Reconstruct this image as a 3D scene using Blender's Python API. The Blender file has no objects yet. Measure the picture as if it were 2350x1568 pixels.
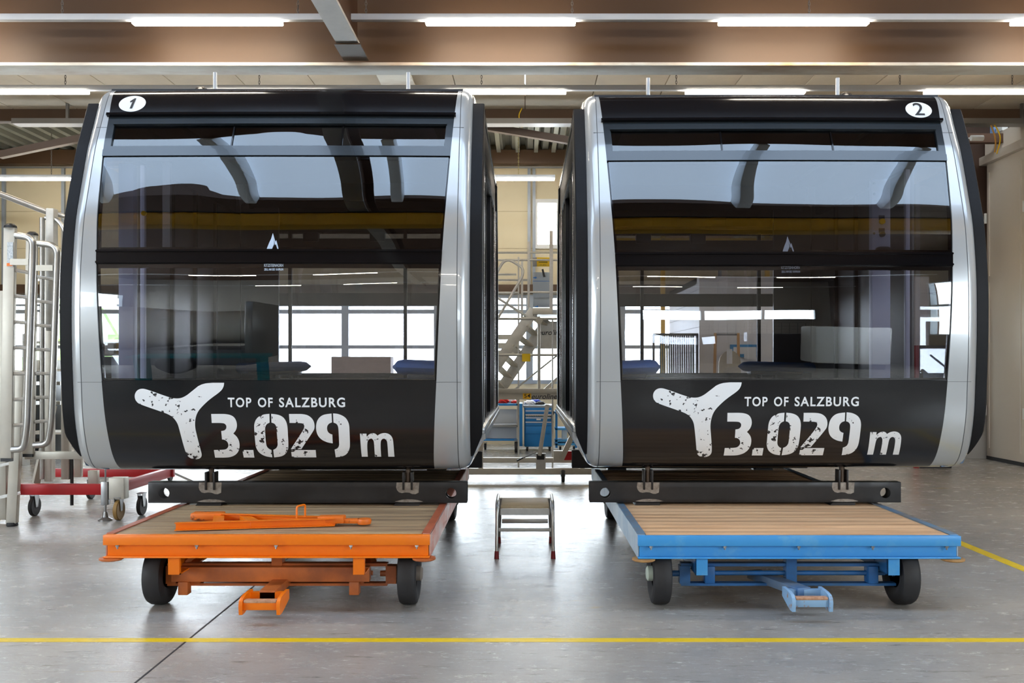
import bpy, bmesh, math, random
from mathutils import Vector, Matrix
random.seed(7)
scn = bpy.context.scene
COL = scn.collection
# ---------------------------------------------------------------- camera
F = 2100.0            # focal length in pixels of the 2350 px wide frame
VX, VY, EYE = 1205.0, 838.0, 1.6
cd = bpy.data.cameras.new('camera'); cam = bpy.data.objects.new('camera', cd); COL.objects.link(cam)
cam.location = (0, 0, EYE); cam.rotation_euler = (math.pi/2, 0, 0)
cd.sensor_width = 36; cd.lens = F/2350*36; cd.clip_start = .05; cd.clip_end = 300
cd.shift_x = -(VX-1175)/2350; cd.shift_y = (VY-784)/2350
scn.camera = cam
# ---------------------------------------------------------------- world, light, exposure
scn.view_settings.view_transform = 'Standard'; scn.view_settings.look = 'None'
scn.view_settings.gamma = 1; scn.view_settings.use_curve_mapping = False
scn.view_settings.exposure = 0.62
w = bpy.data.worlds.new('overcast_sky'); scn.world = w; w.use_nodes = True
bg = w.node_tree.nodes['Background']; bg.inputs[0].default_value = (.86, .93, 1, 1); bg.inputs[1].default_value = 11.0
def portal(name, loc, rot, sx, sy):
    l = bpy.data.lights.new(name, 'AREA'); l.shape = 'RECTANGLE'; l.size = sx; l.size_y = sy
    l.cycles.is_portal = True
    o = bpy.data.objects.new(name, l); COL.objects.link(o); o.location = loc; o.rotation_euler = rot
portal('added_daylight_left', (-12.15, -4, 3.0), (0, -math.pi/2, 0), 3.0, 15)  # portals of the side windows added to brighten the camera end
portal('added_daylight_right', (9.15, -1.8, 3.0), (0, math.pi/2, 0), 3.0, 6)
# daylight through the glazed back wall and through the windows of the wall behind the camera
portal('daylight_back', (-5.1, 18.62, 2.1), (-math.pi/2, 0, 0), 17.4, 1.8)
portal('daylight_front', (5.4, -12.1, 3.0), (math.pi/2, 0, 0), 6, .9)
scn.cycles.max_bounces = 10; scn.cycles.diffuse_bounces = 4; scn.cycles.glossy_bounces = 4
scn.cycles.transparent_max_bounces = 16; scn.cycles.transmission_bounces = 4
scn.cycles.sample_clamp_indirect = 6; scn.cycles.caustics_reflective = False; scn.cycles.caustics_refractive = False
scn.cycles.use_denoising = True
LAMP_E = 36.0
SKYLIGHT_E = 3.5
# ---------------------------------------------------------------- helpers
def px(x, y, Y):                       # a measured point of the photograph at depth Y
    s = F/Y
    return Vector(((x-VX)/s, Y, EYE-(y-VY)/s))
def lin(c): return tuple(((v/255)/12.92 if v/255 <= .04045 else ((v/255+.055)/1.055)**2.4) for v in c)
MATS = {}
def mat(name, col, rough=.5, metal=0, coat=0, emit=None, estr=0, var=0, vscale=3, col2=None, bump=0, bscale=40, rvar=0, stretch=(1,1,1), thr=None, spec=.5):
    if name in MATS: return MATS[name]
    m = bpy.data.materials.new(name); m.use_nodes = True; nt = m.node_tree; N = nt.nodes; L = nt.links
    p = N['Principled BSDF']; c = lin(col)
    p.inputs['Base Color'].default_value = (*c, 1); p.inputs['Roughness'].default_value = rough
    p.inputs['Metallic'].default_value = metal; p.inputs['Coat Weight'].default_value = coat
    p.inputs['Specular IOR Level'].default_value = spec
    if emit: p.inputs['Emission Color'].default_value = (*lin(emit), 1); p.inputs['Emission Strength'].default_value = estr
    if var or bump or rvar or col2:
        tc = N.new('ShaderNodeTexCoord'); mp = N.new('ShaderNodeMapping'); mp.inputs['Scale'].default_value = stretch
        L.new(tc.outputs['Object'], mp.inputs[0])
    if var or col2:
        nz = N.new('ShaderNodeTexNoise'); nz.inputs['Scale'].default_value = vscale; nz.inputs['Detail'].default_value = 6
        nz.inputs['Roughness'].default_value = .65
        L.new(mp.outputs[0], nz.inputs['Vector'])
        rp = N.new('ShaderNodeValToRGB'); e = rp.color_ramp.elements
        c2 = lin(col2) if col2 else tuple(v*(1-var) for v in c)
        if thr: e[0].position, e[1].position = thr
        else: e[0].position, e[1].position = .3, .7
        e[0].color = (*c, 1); e[1].color = (*c2, 1)
        L.new(nz.outputs[0], rp.inputs[0]); L.new(rp.outputs[0], p.inputs['Base Color'])
    if rvar:
        n2 = N.new('ShaderNodeTexNoise'); n2.inputs['Scale'].default_value = vscale*1.7; n2.inputs['Detail'].default_value = 5
        L.new(mp.outputs[0], n2.inputs['Vector'])
        mr = N.new('ShaderNodeMapRange'); mr.inputs[1].default_value = .3; mr.inputs[2].default_value = .7
        mr.inputs[3].default_value = max(.02, rough-rvar); mr.inputs[4].default_value = rough+rvar
        L.new(n2.outputs[0], mr.inputs[0]); L.new(mr.outputs[0], p.inputs['Roughness'])
    if bump:
        n3 = N.new('ShaderNodeTexNoise'); n3.inputs['Scale'].default_value = bscale; n3.inputs['Detail'].default_value = 4
        L.new(mp.outputs[0], n3.inputs['Vector'])
        b = N.new('ShaderNodeBump'); b.inputs['Strength'].default_value = bump; b.inputs['Distance'].default_value = .01
        L.new(n3.outputs[0], b.inputs['Height']); L.new(b.outputs[0], p.inputs['Normal'])
    MATS[name] = m; return m
def glass(name, tint, wav=0.0, boost=1.0):
    if name in MATS: return MATS[name]
    m = bpy.data.materials.new(name); m.use_nodes = True; nt = m.node_tree; N = nt.nodes; L = nt.links
    N.remove(N['Principled BSDF']); out = N['Material Output']
    tr = N.new('ShaderNodeBsdfTransparent'); tr.inputs[0].default_value = (*[v**.5 for v in tint], 1)
    gl = N.new('ShaderNodeBsdfGlossy'); gl.inputs['Roughness'].default_value = 0.0; gl.inputs[0].default_value = (.97, 1, 1, 1)
    fr = N.new('ShaderNodeFresnel'); fr.inputs[0].default_value = 1.52
    ge = N.new('ShaderNodeNewGeometry'); inv = N.new('ShaderNodeMath'); inv.operation = 'SUBTRACT'; inv.inputs[0].default_value = 1
    L.new(ge.outputs['Backfacing'], inv.inputs[1])
    mu = N.new('ShaderNodeMath'); mu.operation = 'MULTIPLY'; L.new(fr.outputs[0], mu.inputs[0]); L.new(inv.outputs[0], mu.inputs[1])
    m2 = N.new('ShaderNodeMath'); m2.operation = 'MULTIPLY'; m2.inputs[1].default_value = boost; L.new(mu.outputs[0], m2.inputs[0])
    mx = N.new('ShaderNodeMixShader'); L.new(m2.outputs[0], mx.inputs[0]); L.new(tr.outputs[0], mx.inputs[1]); L.new(gl.outputs[0], mx.inputs[2])
    if wav:
        tc = N.new('ShaderNodeTexCoord'); nz = N.new('ShaderNodeTexNoise'); nz.inputs['Scale'].default_value = 1.1; nz.inputs['Detail'].default_value = 0
        L.new(tc.outputs['Object'], nz.inputs['Vector'])
        b = N.new('ShaderNodeBump'); b.inputs['Strength'].default_value = 1; b.inputs['Distance'].default_value = wav
        L.new(nz.outputs[0], b.inputs['Height']); L.new(b.outputs[0], gl.inputs['Normal'])
    L.new(mx.outputs[0], out.inputs[0]); MATS[name] = m; return m

def worldloc(o):
    v = Vector((0, 0, 0))
    while o: v += o.location; o = o.parent
    return v
def tag(o, label=None, cat=None, group=None, kind=None):
    if label: o['label'] = label
    if cat: o['category'] = cat
    if group: o['group'] = group
    if kind: o['kind'] = kind
    return o
def thing(name, loc, label, cat, group=None):
    o = bpy.data.objects.new(name, None); COL.objects.link(o); o.location = loc
    o.empty_display_size = .1
    return tag(o, label, cat, group)
class B:
    """collects shapes given in world metres into one mesh"""
    def __init__(s): s.bm = bmesh.new()
    def box(s, x0, x1, y0, y1, z0, z1, bev=0, rot=None, about=None):
        t = bmesh.new(); r = bmesh.ops.create_cube(t, size=1)
        M = Matrix.Translation(((x0+x1)/2, (y0+y1)/2, (z0+z1)/2)) @ Matrix.Diagonal((abs(x1-x0), abs(y1-y0), abs(z1-z0), 1))
        bmesh.ops.transform(t, matrix=M, verts=t.verts)
        if bev: bmesh.ops.bevel(t, geom=t.edges[:], offset=bev, segments=2, affect='EDGES', profile=.5)
        if rot:
            a = Vector(about) if about else Vector(((x0+x1)/2, (y0+y1)/2, (z0+z1)/2))
            bmesh.ops.transform(t, matrix=Matrix.Translation(a) @ rot.to_4x4() @ Matrix.Translation(-a), verts=t.verts)
        s._join(t); return s
    def _join(s, t):
        me = bpy.data.meshes.new('t'); t.to_mesh(me); t.free(); s.bm.from_mesh(me); bpy.data.meshes.remove(me)
    def beam(s, a, b, w, h, up=(0, 0, 1), bev=0):
        """rectangular bar from a to b, w across, h along up"""
        a, b = Vector(a), Vector(b); d = (b-a); l = d.length; d.normalize(); u = Vector(up); sd = d.cross(u)
        if sd.length < 1e-4: sd = d.cross(Vector((0, 1, 0)))
        sd.normalize(); u = sd.cross(d).normalized()
        t = bmesh.new(); bmesh.ops.create_cube(t, size=1)
        bmesh.ops.transform(t, matrix=Matrix.Diagonal((w, l, h, 1)), verts=t.verts)
        if bev: bmesh.ops.bevel(t, geom=t.edges[:], offset=bev, segments=2, affect='EDGES', profile=.5)
        M = Matrix((( sd.x, d.x, u.x, 0), (sd.y, d.y, u.y, 0), (sd.z, d.z, u.z, 0), (0, 0, 0, 1)))
        bmesh.ops.transform(t, matrix=Matrix.Translation((a+b)/2) @ M, verts=t.verts); s._join(t); return s
    def cyl(s, a, b, r, r2=None, n=20, caps=True):
        a, b = Vector(a), Vector(b); d = b-a
        t = bmesh.new(); bmesh.ops.create_cone(t, cap_ends=caps, segments=n, radius1=r, radius2=r if r2 is None else r2, depth=d.length)
        q = Vector((0, 0, 1)).rotation_difference(d.normalized())
        bmesh.ops.transform(t, matrix=Matrix.Translation((a+b)/2) @ q.to_matrix().to_4x4(), verts=t.verts); s._join(t); return s
    def tube(s, pts, r, n=10, closed=False):
        """round tube along a path"""
        P = [Vector(p) for p in pts]; t = bmesh.new(); rings = []
        N = len(P); prev = None
        for i, p in enumerate(P):
            if closed: d = P[(i+1) % N]-P[i-1]
            else: d = P[min(i+1, N-1)]-P[max(i-1, 0)]
            d.normalize()
            if prev is None:
                u = d.cross(Vector((0, 0, 1)))
                if u.length < .1: u = d.cross(Vector((1, 0, 0)))
            else: u = prev-d*prev.dot(d)
            u.normalize(); prev = u; v = d.cross(u)
            rings.append([t.verts.new(p+r*(math.cos(2*math.pi*k/n)*u+math.sin(2*math.pi*k/n)*v)) for k in range(n)])
        for i in range(N if closed else N-1):
            A, Bq = rings[i], rings[(i+1) % N]
            for k in range(n): t.faces.new((A[k], A[(k+1) % n], Bq[(k+1) % n], Bq[k]))
        if not closed: t.faces.new(rings[0][::-1]); t.faces.new(rings[-1])
        s._join(t); return s
    def lathe(s, prof, c, axis='x', n=32):
        """prof: (r, a) pairs round an axis through c"""
        t = bmesh.new(); rings = []
        for r, a in prof:
            ring = []
            for k in range(n):
                th = 2*math.pi*k/n; q = (r*math.cos(th), r*math.sin(th))
                v = {'x': (a, q[0], q[1]), 'y': (q[0], a, q[1]), 'z': (q[0], q[1], a)}[axis]
                ring.append(t.verts.new(Vector(v)+Vector(c)))
            rings.append(ring)
        for i in range(len(rings)-1):
            for k in range(n): t.faces.new((rings[i][k], rings[i][(k+1) % n], rings[i+1][(k+1) % n], rings[i+1][k]))
        t.faces.new(rings[0][::-1]); t.faces.new(rings[-1]); s._join(t); return s
    def prism(s, poly, a0, a1, plane='xz'):
        """polygon in a plane pushed along the third axis"""
        t = bmesh.new(); f = {'xz': lambda p, a: (p[0], a, p[1]), 'xy': lambda p, a: (p[0], p[1], a), 'yz': lambda p, a: (a, p[0], p[1])}[plane]
        A = [t.verts.new(f(p, a0)) for p in poly]; C = [t.verts.new(f(p, a1)) for p in poly]; n = len(poly)
        for k in range(n): t.faces.new((A[k], A[(k+1) % n], C[(k+1) % n], C[k]))
        t.faces.new(A[::-1]); t.faces.new(C); s._join(t); return s
    def grid(s, rows):
        """sheet through rows of points"""
        t = bmesh.new(); V = [[t.verts.new(p) for p in r] for r in rows]
        for i in range(len(V)-1):
            for j in range(len(V[0])-1): t.faces.new((V[i][j], V[i+1][j], V[i+1][j+1], V[i][j+1]))
        s._join(t); return s
    def out(s, name, m, parent=None, smooth=35, origin=None, dist=1e-5):
        bm = s.bm; bmesh.ops.remove_doubles(bm, verts=bm.verts, dist=dist); bmesh.ops.recalc_face_normals(bm, faces=bm.faces)
        if parent is not None: o0 = worldloc(parent)
        elif origin is not None: o0 = Vector(origin)
        else:
            xs = [v.co for v in bm.verts]
            o0 = Vector(((min(v.x for v in xs)+max(v.x for v in xs))/2, (min(v.y for v in xs)+max(v.y for v in xs))/2, min(v.z for v in xs)))
        bmesh.ops.translate(bm, verts=bm.verts, vec=-o0)
        me = bpy.data.meshes.new(name); bm.to_mesh(me); bm.free()
        me.materials.append(m)
        for p in me.polygons: p.use_smooth = True
        me.set_sharp_from_angle(angle=math.radians(smooth))
        o = bpy.data.objects.new(name, me); COL.objects.link(o)
        if parent is not None: o.parent = parent
        else: o.location = o0
        return o
def struct(b, name, m, **k): return tag(b.out(name, m, **k), kind='structure')
def copy_tree(o, parent=None, loc=None):
    c = o.copy(); COL.objects.link(c)
    if parent: c.parent = parent
    if loc is not None: c.location = loc
    for ch in [q for q in bpy.data.objects if q.parent == o]: copy_tree(ch, c)
    return c
def cut(o, cutters):
    """subtract world-space builder shapes from o"""
    dg = None
    for cb in cutters:
        c = cb.out('cutter', o.data.materials[0])
        md = o.modifiers.new('b', 'BOOLEAN'); md.object = c; md.operation = 'DIFFERENCE'; md.solver = 'EXACT'
        bpy.context.view_layer.update(); dg = bpy.context.evaluated_depsgraph_get()
        me = bpy.data.meshes.new_from_object(o.evaluated_get(dg)); o.modifiers.clear(); o.data = me
        cm = c.data; bpy.data.objects.remove(c); bpy.data.meshes.remove(cm)
    for p in o.data.polygons: p.use_smooth = True
    o.data.set_sharp_from_angle(angle=math.radians(35))
def text_bm(s, w, h=None, bold=.0, shear=0, spacing=1.0):
    """flat lettering as a bmesh, lower left corner at 0,0, w wide, h high"""
    c = bpy.data.curves.new('t', 'FONT'); c.body = s; c.offset = bold; c.shear = shear; c.space_character = spacing; c.resolution_u = 4
    o = bpy.data.objects.new('t', c); COL.objects.link(o); bpy.context.view_layer.update()
    me = bpy.data.meshes.new_from_object(o.evaluated_get(bpy.context.evaluated_depsgraph_get()))
    bpy.data.objects.remove(o); bpy.data.curves.remove(c)
    bm = bmesh.new(); bm.from_mesh(me); bpy.data.meshes.remove(me)
    x0 = min(v.co.x for v in bm.verts); x1 = max(v.co.x for v in bm.verts); y0 = min(v.co.y for v in bm.verts); y1 = max(v.co.y for v in bm.verts)
    sx = w/(x1-x0); sy = h/(y1-y0) if h else sx
    for v in bm.verts: v.co = Vector(((v.co.x-x0)*sx, (v.co.y-y0)*sy, 0))
    return bm
def flat_text(s, x, y, z, w, h, name, m, parent, bold=0.0, shear=0, spacing=1.0):
    """lettering standing on a wall-like face that looks towards -Y; x, z the lower left corner"""
    t = text_bm(s, w, h, bold, shear, spacing); b = B()
    for v in t.verts: v.co = Vector((x+v.co.x, y, z+v.co.y))
    r = bmesh.ops.extrude_face_region(t, geom=t.faces[:])
    bmesh.ops.translate(t, verts=[g for g in r['geom'] if isinstance(g, bmesh.types.BMVert)], vec=(0, .001, 0))
    b._join(t); return b.out(name, m, parent)
def bend(pts, r, n=6):
    """path with its corners rounded to radius r"""
    P = [Vector(p) for p in pts]; out = [P[0]]
    for i in range(1, len(P)-1):
        a = (P[i-1]-P[i]); c = (P[i+1]-P[i]); k = min(r, a.length*.49, c.length*.49)
        A = P[i]+a.normalized()*k; C = P[i]+c.normalized()*k
        for j in range(n+1):
            t = j/n; out.append(A*(1-t)**2+P[i]*2*t*(1-t)+C*t*t)
    out.append(P[-1]); return out
# ---------------------------------------------------------------- materials
ALU = mat('aluminium', (196,194,188), .32, .85, var=.2, vscale=9, bump=.05, bscale=60)
ALU_DULL = mat('dull_aluminium', (204,202,194), .45, .3, var=.25, vscale=6, bump=.05)
STEEL = mat('steel', (150,150,150), .35, .9)
DARK = mat('dark_rubber', (28,27,28), .6)
BLACKP = mat('black_plastic', (22,22,23), .4)
TYRE = mat('tyre_rubber', (42,41,42), .62, var=.3, vscale=8)
CREAM = mat('cream_cladding', (214,200,166), .6, var=.06, vscale=.6)
BROWN = mat('brown_steel_paint', (80,56,33), .55, var=.12, vscale=.8)
BROWN_D = mat('dark_brown_paint', (86,58,38), .6, var=.15, vscale=1)
WHITE = mat('white_paint', (222,222,218), .45)
GREYP = mat('grey_paint', (150,150,150), .5)
YELLOW = mat('yellow_plastic', (245,205,30), .5)
RED = mat('red_steel_paint', (178,20,26), .4)
# ---------------------------------------------------------------- the hall
def floor_mat():
    m = bpy.data.materials.new('worn_floor_coating'); m.use_nodes = True; nt = m.node_tree; N = nt.nodes; L = nt.links
    p = N['Principled BSDF']; tc = N.new('ShaderNodeTexCoord')
    def noise(scale, detail=6, rough=.6, sx=1, sy=1):
        mp = N.new('ShaderNodeMapping'); mp.inputs['Scale'].default_value = (sx, sy, 1); L.new(tc.outputs['Object'], mp.inputs[0])
        n = N.new('ShaderNodeTexNoise'); n.inputs['Scale'].default_value = scale; n.inputs['Detail'].default_value = detail; n.inputs['Roughness'].default_value = rough
        L.new(mp.outputs[0], n.inputs['Vector']); return n.outputs[0]
    def ramp(src, stops):
        r = N.new('ShaderNodeValToRGB'); e = r.color_ramp.elements
        while len(e) < len(stops): e.new(.5)
        for k, (q, c) in enumerate(stops): e[k].position = q; e[k].color = (c, c, c, 1)
        L.new(src, r.inputs[0]); return r.outputs[0]
    def mix(a, b, f, mode='MIX'):
        x = N.new('ShaderNodeMix'); x.data_type = 'RGBA'; x.blend_type = mode
        if isinstance(a, tuple): x.inputs[6].default_value = (*a, 1)
        else: L.new(a, x.inputs[6])
        if isinstance(b, tuple): x.inputs[7].default_value = (*b, 1)
        else: L.new(b, x.inputs[7])
        if isinstance(f, float): x.inputs[0].default_value = f
        else: L.new(f, x.inputs[0])
        return x.outputs[2]
    base = mix(lin((156,153,149)), lin((182,176,167)), ramp(noise(.5, 4), [(.35, 0), (.65, 1)]))
    base = mix(base, lin((126,126,127)), ramp(noise(2.2, 8, .7), [(.5, 0), (.75, .45)]))
    base = mix(base, lin((98,94,90)), ramp(noise(3, 10, .8, 1, 7), [(.56, 0), (.64, .8)]))      # dark scuffs
    base = mix(base, lin((212,210,206)), ramp(noise(11, 8, .75, 1, 3), [(.57, 0), (.64, .65)]))    # pale scratches
    base = mix(base, lin((176,158,124)), ramp(noise(1.6, 3, .5, 1, 4.5), [(.70, 0), (.73, .7)]))   # ochre patches
    L.new(base, p.inputs['Base Color'])
    r = ramp(noise(4, 9, .75, 1, 2), [(.35, .13), (.7, .34)]); L.new(r, p.inputs['Roughness'])
    b = N.new('ShaderNodeBump'); b.inputs['Strength'].default_value = .35; b.inputs['Distance'].default_value = .005
    L.new(noise(26, 8, .75, 1, 2), b.inputs['Height']); L.new(b.outputs[0], p.inputs['Normal'])
    p.inputs['Specular IOR Level'].default_value = .75
    return m
XL, XR, YF, YB, ZC = -12.0, 7.84, -12.0, 18.5, 6.4
struct(B().box(XL-.2, 9.2, YF-.2, YB+.3, -.2, 0), 'floor', floor_mat(), origin=(0, 0, 0))
YLINE = mat('yellow_floor_paint', (240,205,30), .4, col2=(205,180,90), vscale=5, thr=(.55,.8), rvar=.1)
for nm, bb, lb in (('floor_line', (-11.9, XR, 5.32-.035, 5.32+.035), 'yellow painted line running across the floor in front of both trailers'),):
    tag(B().box(*bb, 0, .0015).out('floor_line', YLINE), lb, 'floor marking')
tag(B().box(3.86, 3.96, 5.36, 15.2, 0, .0015).out('floor_line', YLINE), 'yellow painted line running away beside the blue trailer', 'floor marking')
JOINT = mat('floor_joint_filler', (52,50,50), .7)
xj = (310-VX)/(1568-VY)*EYE
struct(B().box(xj-.006, xj+.006, -6, YB, 0, .001), 'trim_1', JOINT)
# back wall: cream cladding with a glazed band, mullions and one small upper window
gx = [-12.0]+[(-3.63+1.86*k) for k in range(-4, 4)]+[3.81]
b = B()
b.box(XL, 9, YB, YB+.2, 3.02, 4.0).box(XL, .2, YB, YB+.2, 4.0, 4.88).box(.69, 9, YB, YB+.2, 4.0, 4.88).box(XL, 9, YB, YB+.2, 4.88, ZC)
b.box(XL, 3.81, YB, YB+.2, 0, 1.22).box(3.81, 9, YB, YB+.2, 0, 3.02)
struct(b, 'wall_back', CREAM)
FR = mat('window_frame_grey', (150,158,166), .45, .2)
CLEAR = glass('clear_glass', (.93, .96, .97))
for i in range(len(gx)-1):
    b = B(); x0, x1 = gx[i], gx[i+1]
    for z0, z1 in ((1.22, 1.30), (1.93, 2.0), (2.64, 2.72), (2.79, 2.83), (2.95, 3.02)): b.box(x0, x1, YB-.02, YB+.1, z0, z1)
    b.box(x0, x0+.07, YB-.06, YB+.12, 1.22, 3.02).box(x1-.07, x1, YB-.06, YB+.12, 1.22, 3.02)
    o = struct(b, 'window_%d' % (i+1), FR)
    B().box(x0+.07, x1-.07, YB+.02, YB+.03, 1.3, 2.95).out('window_pane', CLEAR, o)
b = B(); b.box(.15, .25, YB-.05, YB+.1, 3.95, 4.95).box(.64, .74, YB-.05, YB+.1, 3.95, 4.95).box(.25, .64, YB-.05, YB+.1, 3.95, 4.03).box(.25, .64, YB-.05, YB+.1, 4.87, 4.95)
o = struct(b, 'window_12', WHITE); B().box(.25, .64, YB+.02, YB+.03, 4.03, 4.87).out('window_pane', CLEAR, o)
struct(B().box(XL, 9, YB-.12, YB, 3.04, 3.22, bev=.01), 'trim_2', BROWN)
struct(B().box(XL, 9, YB-.25, YB, 5.62, 5.9, bev=.01), 'trim_3', BROWN)
k = 4
for xx in (-10.55, -9.35, .05, .15, 3.9):
    struct(B().box(xx, xx+.06, YB-.06, YB, 3.22, 5.6), 'trim_%d' % k, FR); k += 1
struct(B().box(XL, 9, YB-.3, YB-.26, 5.52, 5.55), 'trim_%d' % k, STEEL); k += 1
b = B()
for z in (3.95, 4.7): b.box(XL, 9, YB-.004, YB, z, z+.012)
struct(b, 'trim_%d' % k, mat('cladding_joint', (176,160,128), .7)); k += 1
# left wall, wall behind the camera with windows, right wall
WALLG = mat('light_grey_wall', (178,172,164), .6, var=.08, vscale=.7)
struct(B().box(XL-.2, XL, 4, YB, 0, ZC).box(XL-.2, XL, YF, -11.5, 0, ZC).box(XL-.2, XL, -11.5, 4, 0, 1.5).box(XL-.2, XL, -11.5, 4, 4.5, ZC), 'wall_left', WALLG)
for i_, (wx, y0, y1) in enumerate(((XL, -11.5, 4), (9.0, -4.8, 1.2))):  # unseen side windows, added to bring more daylight into the camera end
    b = B(); sg = -1 if wx < 0 else 1; n = int((y1-y0)/1.9)
    for j in range(n+1): y = y0+(y1-y0)*j/n; b.box(wx, wx+sg*.14, y-.05, y+.05, 1.5, 4.5)
    for z in (1.5, 2.9, 4.42): b.box(wx, wx+sg*.14, y0, y1, z, z+.08)
    o = struct(b, 'window_%d' % (50+i_), FR); B().box(wx+sg*.06, wx+sg*.07, y0, y1, 1.58, 4.42).out('window_pane', CLEAR, o)
b = B(); b.box(XL, 9, YF-.2, YF, 0, 2.6).box(XL, 9, YF-.2, YF, 3.4, ZC).box(XL, 2.4, YF-.2, YF, 2.6, 3.4).box(8.4, 9, YF-.2, YF, 2.6, 3.4)
struct(b, 'wall_front', WALLG)
for i, (x0, x1) in enumerate(((2.4, 8.4),)):
    b = B(); n = int((x1-x0)/1.7)
    for j in range(n+1):
        x = x0+(x1-x0)*j/n; b.box(x-.05, x+.05, YF-.15, YF+.02, 2.6, 3.4)
    for z in (2.6, 3.34): b.box(x0, x1, YF-.15, YF+.02, z, z+.06)
    o = struct(b, 'window_%d' % (13+i), FR); B().box(x0, x1, YF-.08, YF-.07, 2.66, 3.34).out('window_pane', CLEAR, o)
struct(B().box(9, 9.2, 1.2, YB, 0, ZC).box(9, 9.2, YF, -4.8, 0, ZC).box(9, 9.2, -4.8, 1.2, 0, 1.5).box(9, 9.2, -4.8, 1.2, 4.5, ZC), 'wall_right', mat('dark_side_wall', (70,50,38), .7))
# tall panelled sliding doors on the right
PANEL = mat('greige_door_paint', (212,200,184), .35, var=.05, vscale=.8)
PANEL2 = mat('greige_door_edge', (214,206,193), .35)
ys = [15.55, 14.35, 13.15, 11.95, 10.75, 9.55, 8.35, 7.15, 5.9, 4.7, 3.5, 2.3]
for i in range(len(ys)-1):
    y1, y0 = ys[i], ys[i+1]; b = B()
    b.box(XR, XR+.09, y0+.01, y1-.01, .06, 5.0, bev=.008)
    o = struct(b, 'door_%d' % (i+1), PANEL)
    c = B().box(XR-.018, XR, y0+.10, y0+.12, .2, 3.55).box(XR-.018, XR, y0+.10, y0+.12, 3.62, 4.85).box(XR-.018, XR, y1-.12, y1-.10, .2, 3.0).box(XR-.018, XR, y1-.12, y1-.1, 3.1, 4.85)
    c.out('door_moulding', PANEL2, o)
    h = B()
    for z in (.75, 4.0): h.cyl((XR-.03, y1-.03, z), (XR-.03, y1-.03, z+.17), .025, n=12)
    h.out('door_hinge', WHITE, o)
struct(B().box(XR-.08, XR+.15, 2.3, 15.65, 5.0, 5.14, bev=.01).box(XR, XR+.1, 2.3, 15.6, 5.14, 5.45), 'trim_%d' % k, PANEL); k += 1
struct(B().box(XR, XR+.12, 2.3, 15.55, 0, .06), 'trim_%d' % k, DARK); k += 1
CONC = mat('pale_concrete', (220,205,182), .75, var=.16, vscale=1.4, bump=.3, bscale=20)
struct(B().box(7.35, 9, 15.65, 15.9, 3.1, ZC), 'wall_side_upper', mat('dark_brown_recess', (64,44,32), .7))
struct(B().box(7.35, 9, 15.65, 15.9, 0, 3.1), 'wall_side_return', mat('grey_plaster', (192,190,186), .7, var=.1, vscale=2))
# ceiling: brown soffit in front, skylight band, concrete planks over the middle, corrugated deck at the rear
b = B(); b.box(XL, 9.2, YF, 3.4, ZC, ZC+.2).box(XL, 9.2, 5.6, 9.5, ZC, ZC+.2)
struct(b, 'ceiling', BROWN_D)
SKY = mat('skylight_panel', (205,222,240), .4, emit=(200,222,250), estr=SKYLIGHT_E)
RIBW = mat('skylight_reveal', (235,240,245), .4)
x = XL; i = 0
ribs = []
while x < 9.0:
    x1 = min(x+2.1, 9.2)
    o = tag(B().box(x+.08, x1-.08, 3.4, 5.6, ZC+.1, ZC+.16).out('window_%d' % (20+i), SKY), kind='structure')
    B().box(x-.08, x+.08, 3.4, 5.6, ZC-.18, ZC+.12, bev=.02).out('window_rib', RIBW, o)
    x = x1; i += 1
b = B()
for xx in range(int(XL), 9):
    b.box(xx+.006, xx+.994, 9.84, 14.3, 5.6, 5.85, bev=.006)
struct(b, 'ceiling_planks', CONC)
b = B(); rows = []; x = XL; pts = []
while x < 9.2:
    pts += [(x, 6.05), (x+.05, 5.92), (x+.16, 5.92), (x+.21, 6.05), (x+.30, 6.05)]; x += .30
b.grid([[(p[0], 14.5, p[1]) for p in pts], [(p[0], YB+.1, p[1]) for p in pts]])
b.grid([[(p[0], 14.5, p[1]+.01) for p in pts], [(p[0], YB+.1, p[1]+.01) for p in pts]])
struct(b, 'ceiling_deck', mat('galvanised_deck', (150,152,142), .45, .4, var=.2, vscale=1), smooth=20)
# steelwork
def girder(name, x0, x1, y, z0, z1, w, m, label, t=.03, part=None):
    o = thing(name, ((x0+x1)/2, y, z0), label, 'beam', None)
    B().box(x0, x1, y-.012, y+.012, z0+t, z1-t).out('web', m, o)
    B().box(x0, x1, y-w/2, y+w/2, z0, z0+t, bev=.004).out('lower_flange', part or m, o)
    B().box(x0, x1, y-w/2, y+w/2, z1-t, z1, bev=.004).out('upper_flange', m, o)
    return o
FLANGE = mat('lifted_pale_flange', (238,236,224), .5, 0, col2=(170,136,100), vscale=.35, thr=(.45,.7), stretch=(1,3,1))  # pale tone lifted for weak bounced light below, brown patches scattered in
girder('steel_girder', XL+.01, 8.98, 9.655, 4.71, 6.38, .31, BROWN, 'deep brown steel girder spanning the hall above both cabins', .035, FLANGE)
girder('steel_girder', XL+.01, 8.98, 14.40, 5.42, 5.83, .16, BROWN, 'brown steel edge beam at the far end of the concrete ceiling', .02)
o = thing('roof_beam', (-1.75, 2, 4.77), 'pale-edged brown roof beam running towards the girder near the left cabin', 'beam')
B().box(-1.762, -1.738, -11.8, 9.49, 4.8, 5.4).out('web', BROWN_D, o)
B().box(-1.86, -1.64, -11.8, 9.49, 4.77, 4.8, bev=.003).out('lower_flange', mat('pale_flange', (190,184,176), .5, .1, var=.25, vscale=2), o)
B().box(-1.86, -1.64, -11.8, 9.49, 5.4, 5.43, bev=.003).out('upper_flange', BROWN_D, o)
B().box(-1.88, -1.62, 9.0, 9.49, 4.755, 4.768).out('end_plate', BROWN, o)
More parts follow.
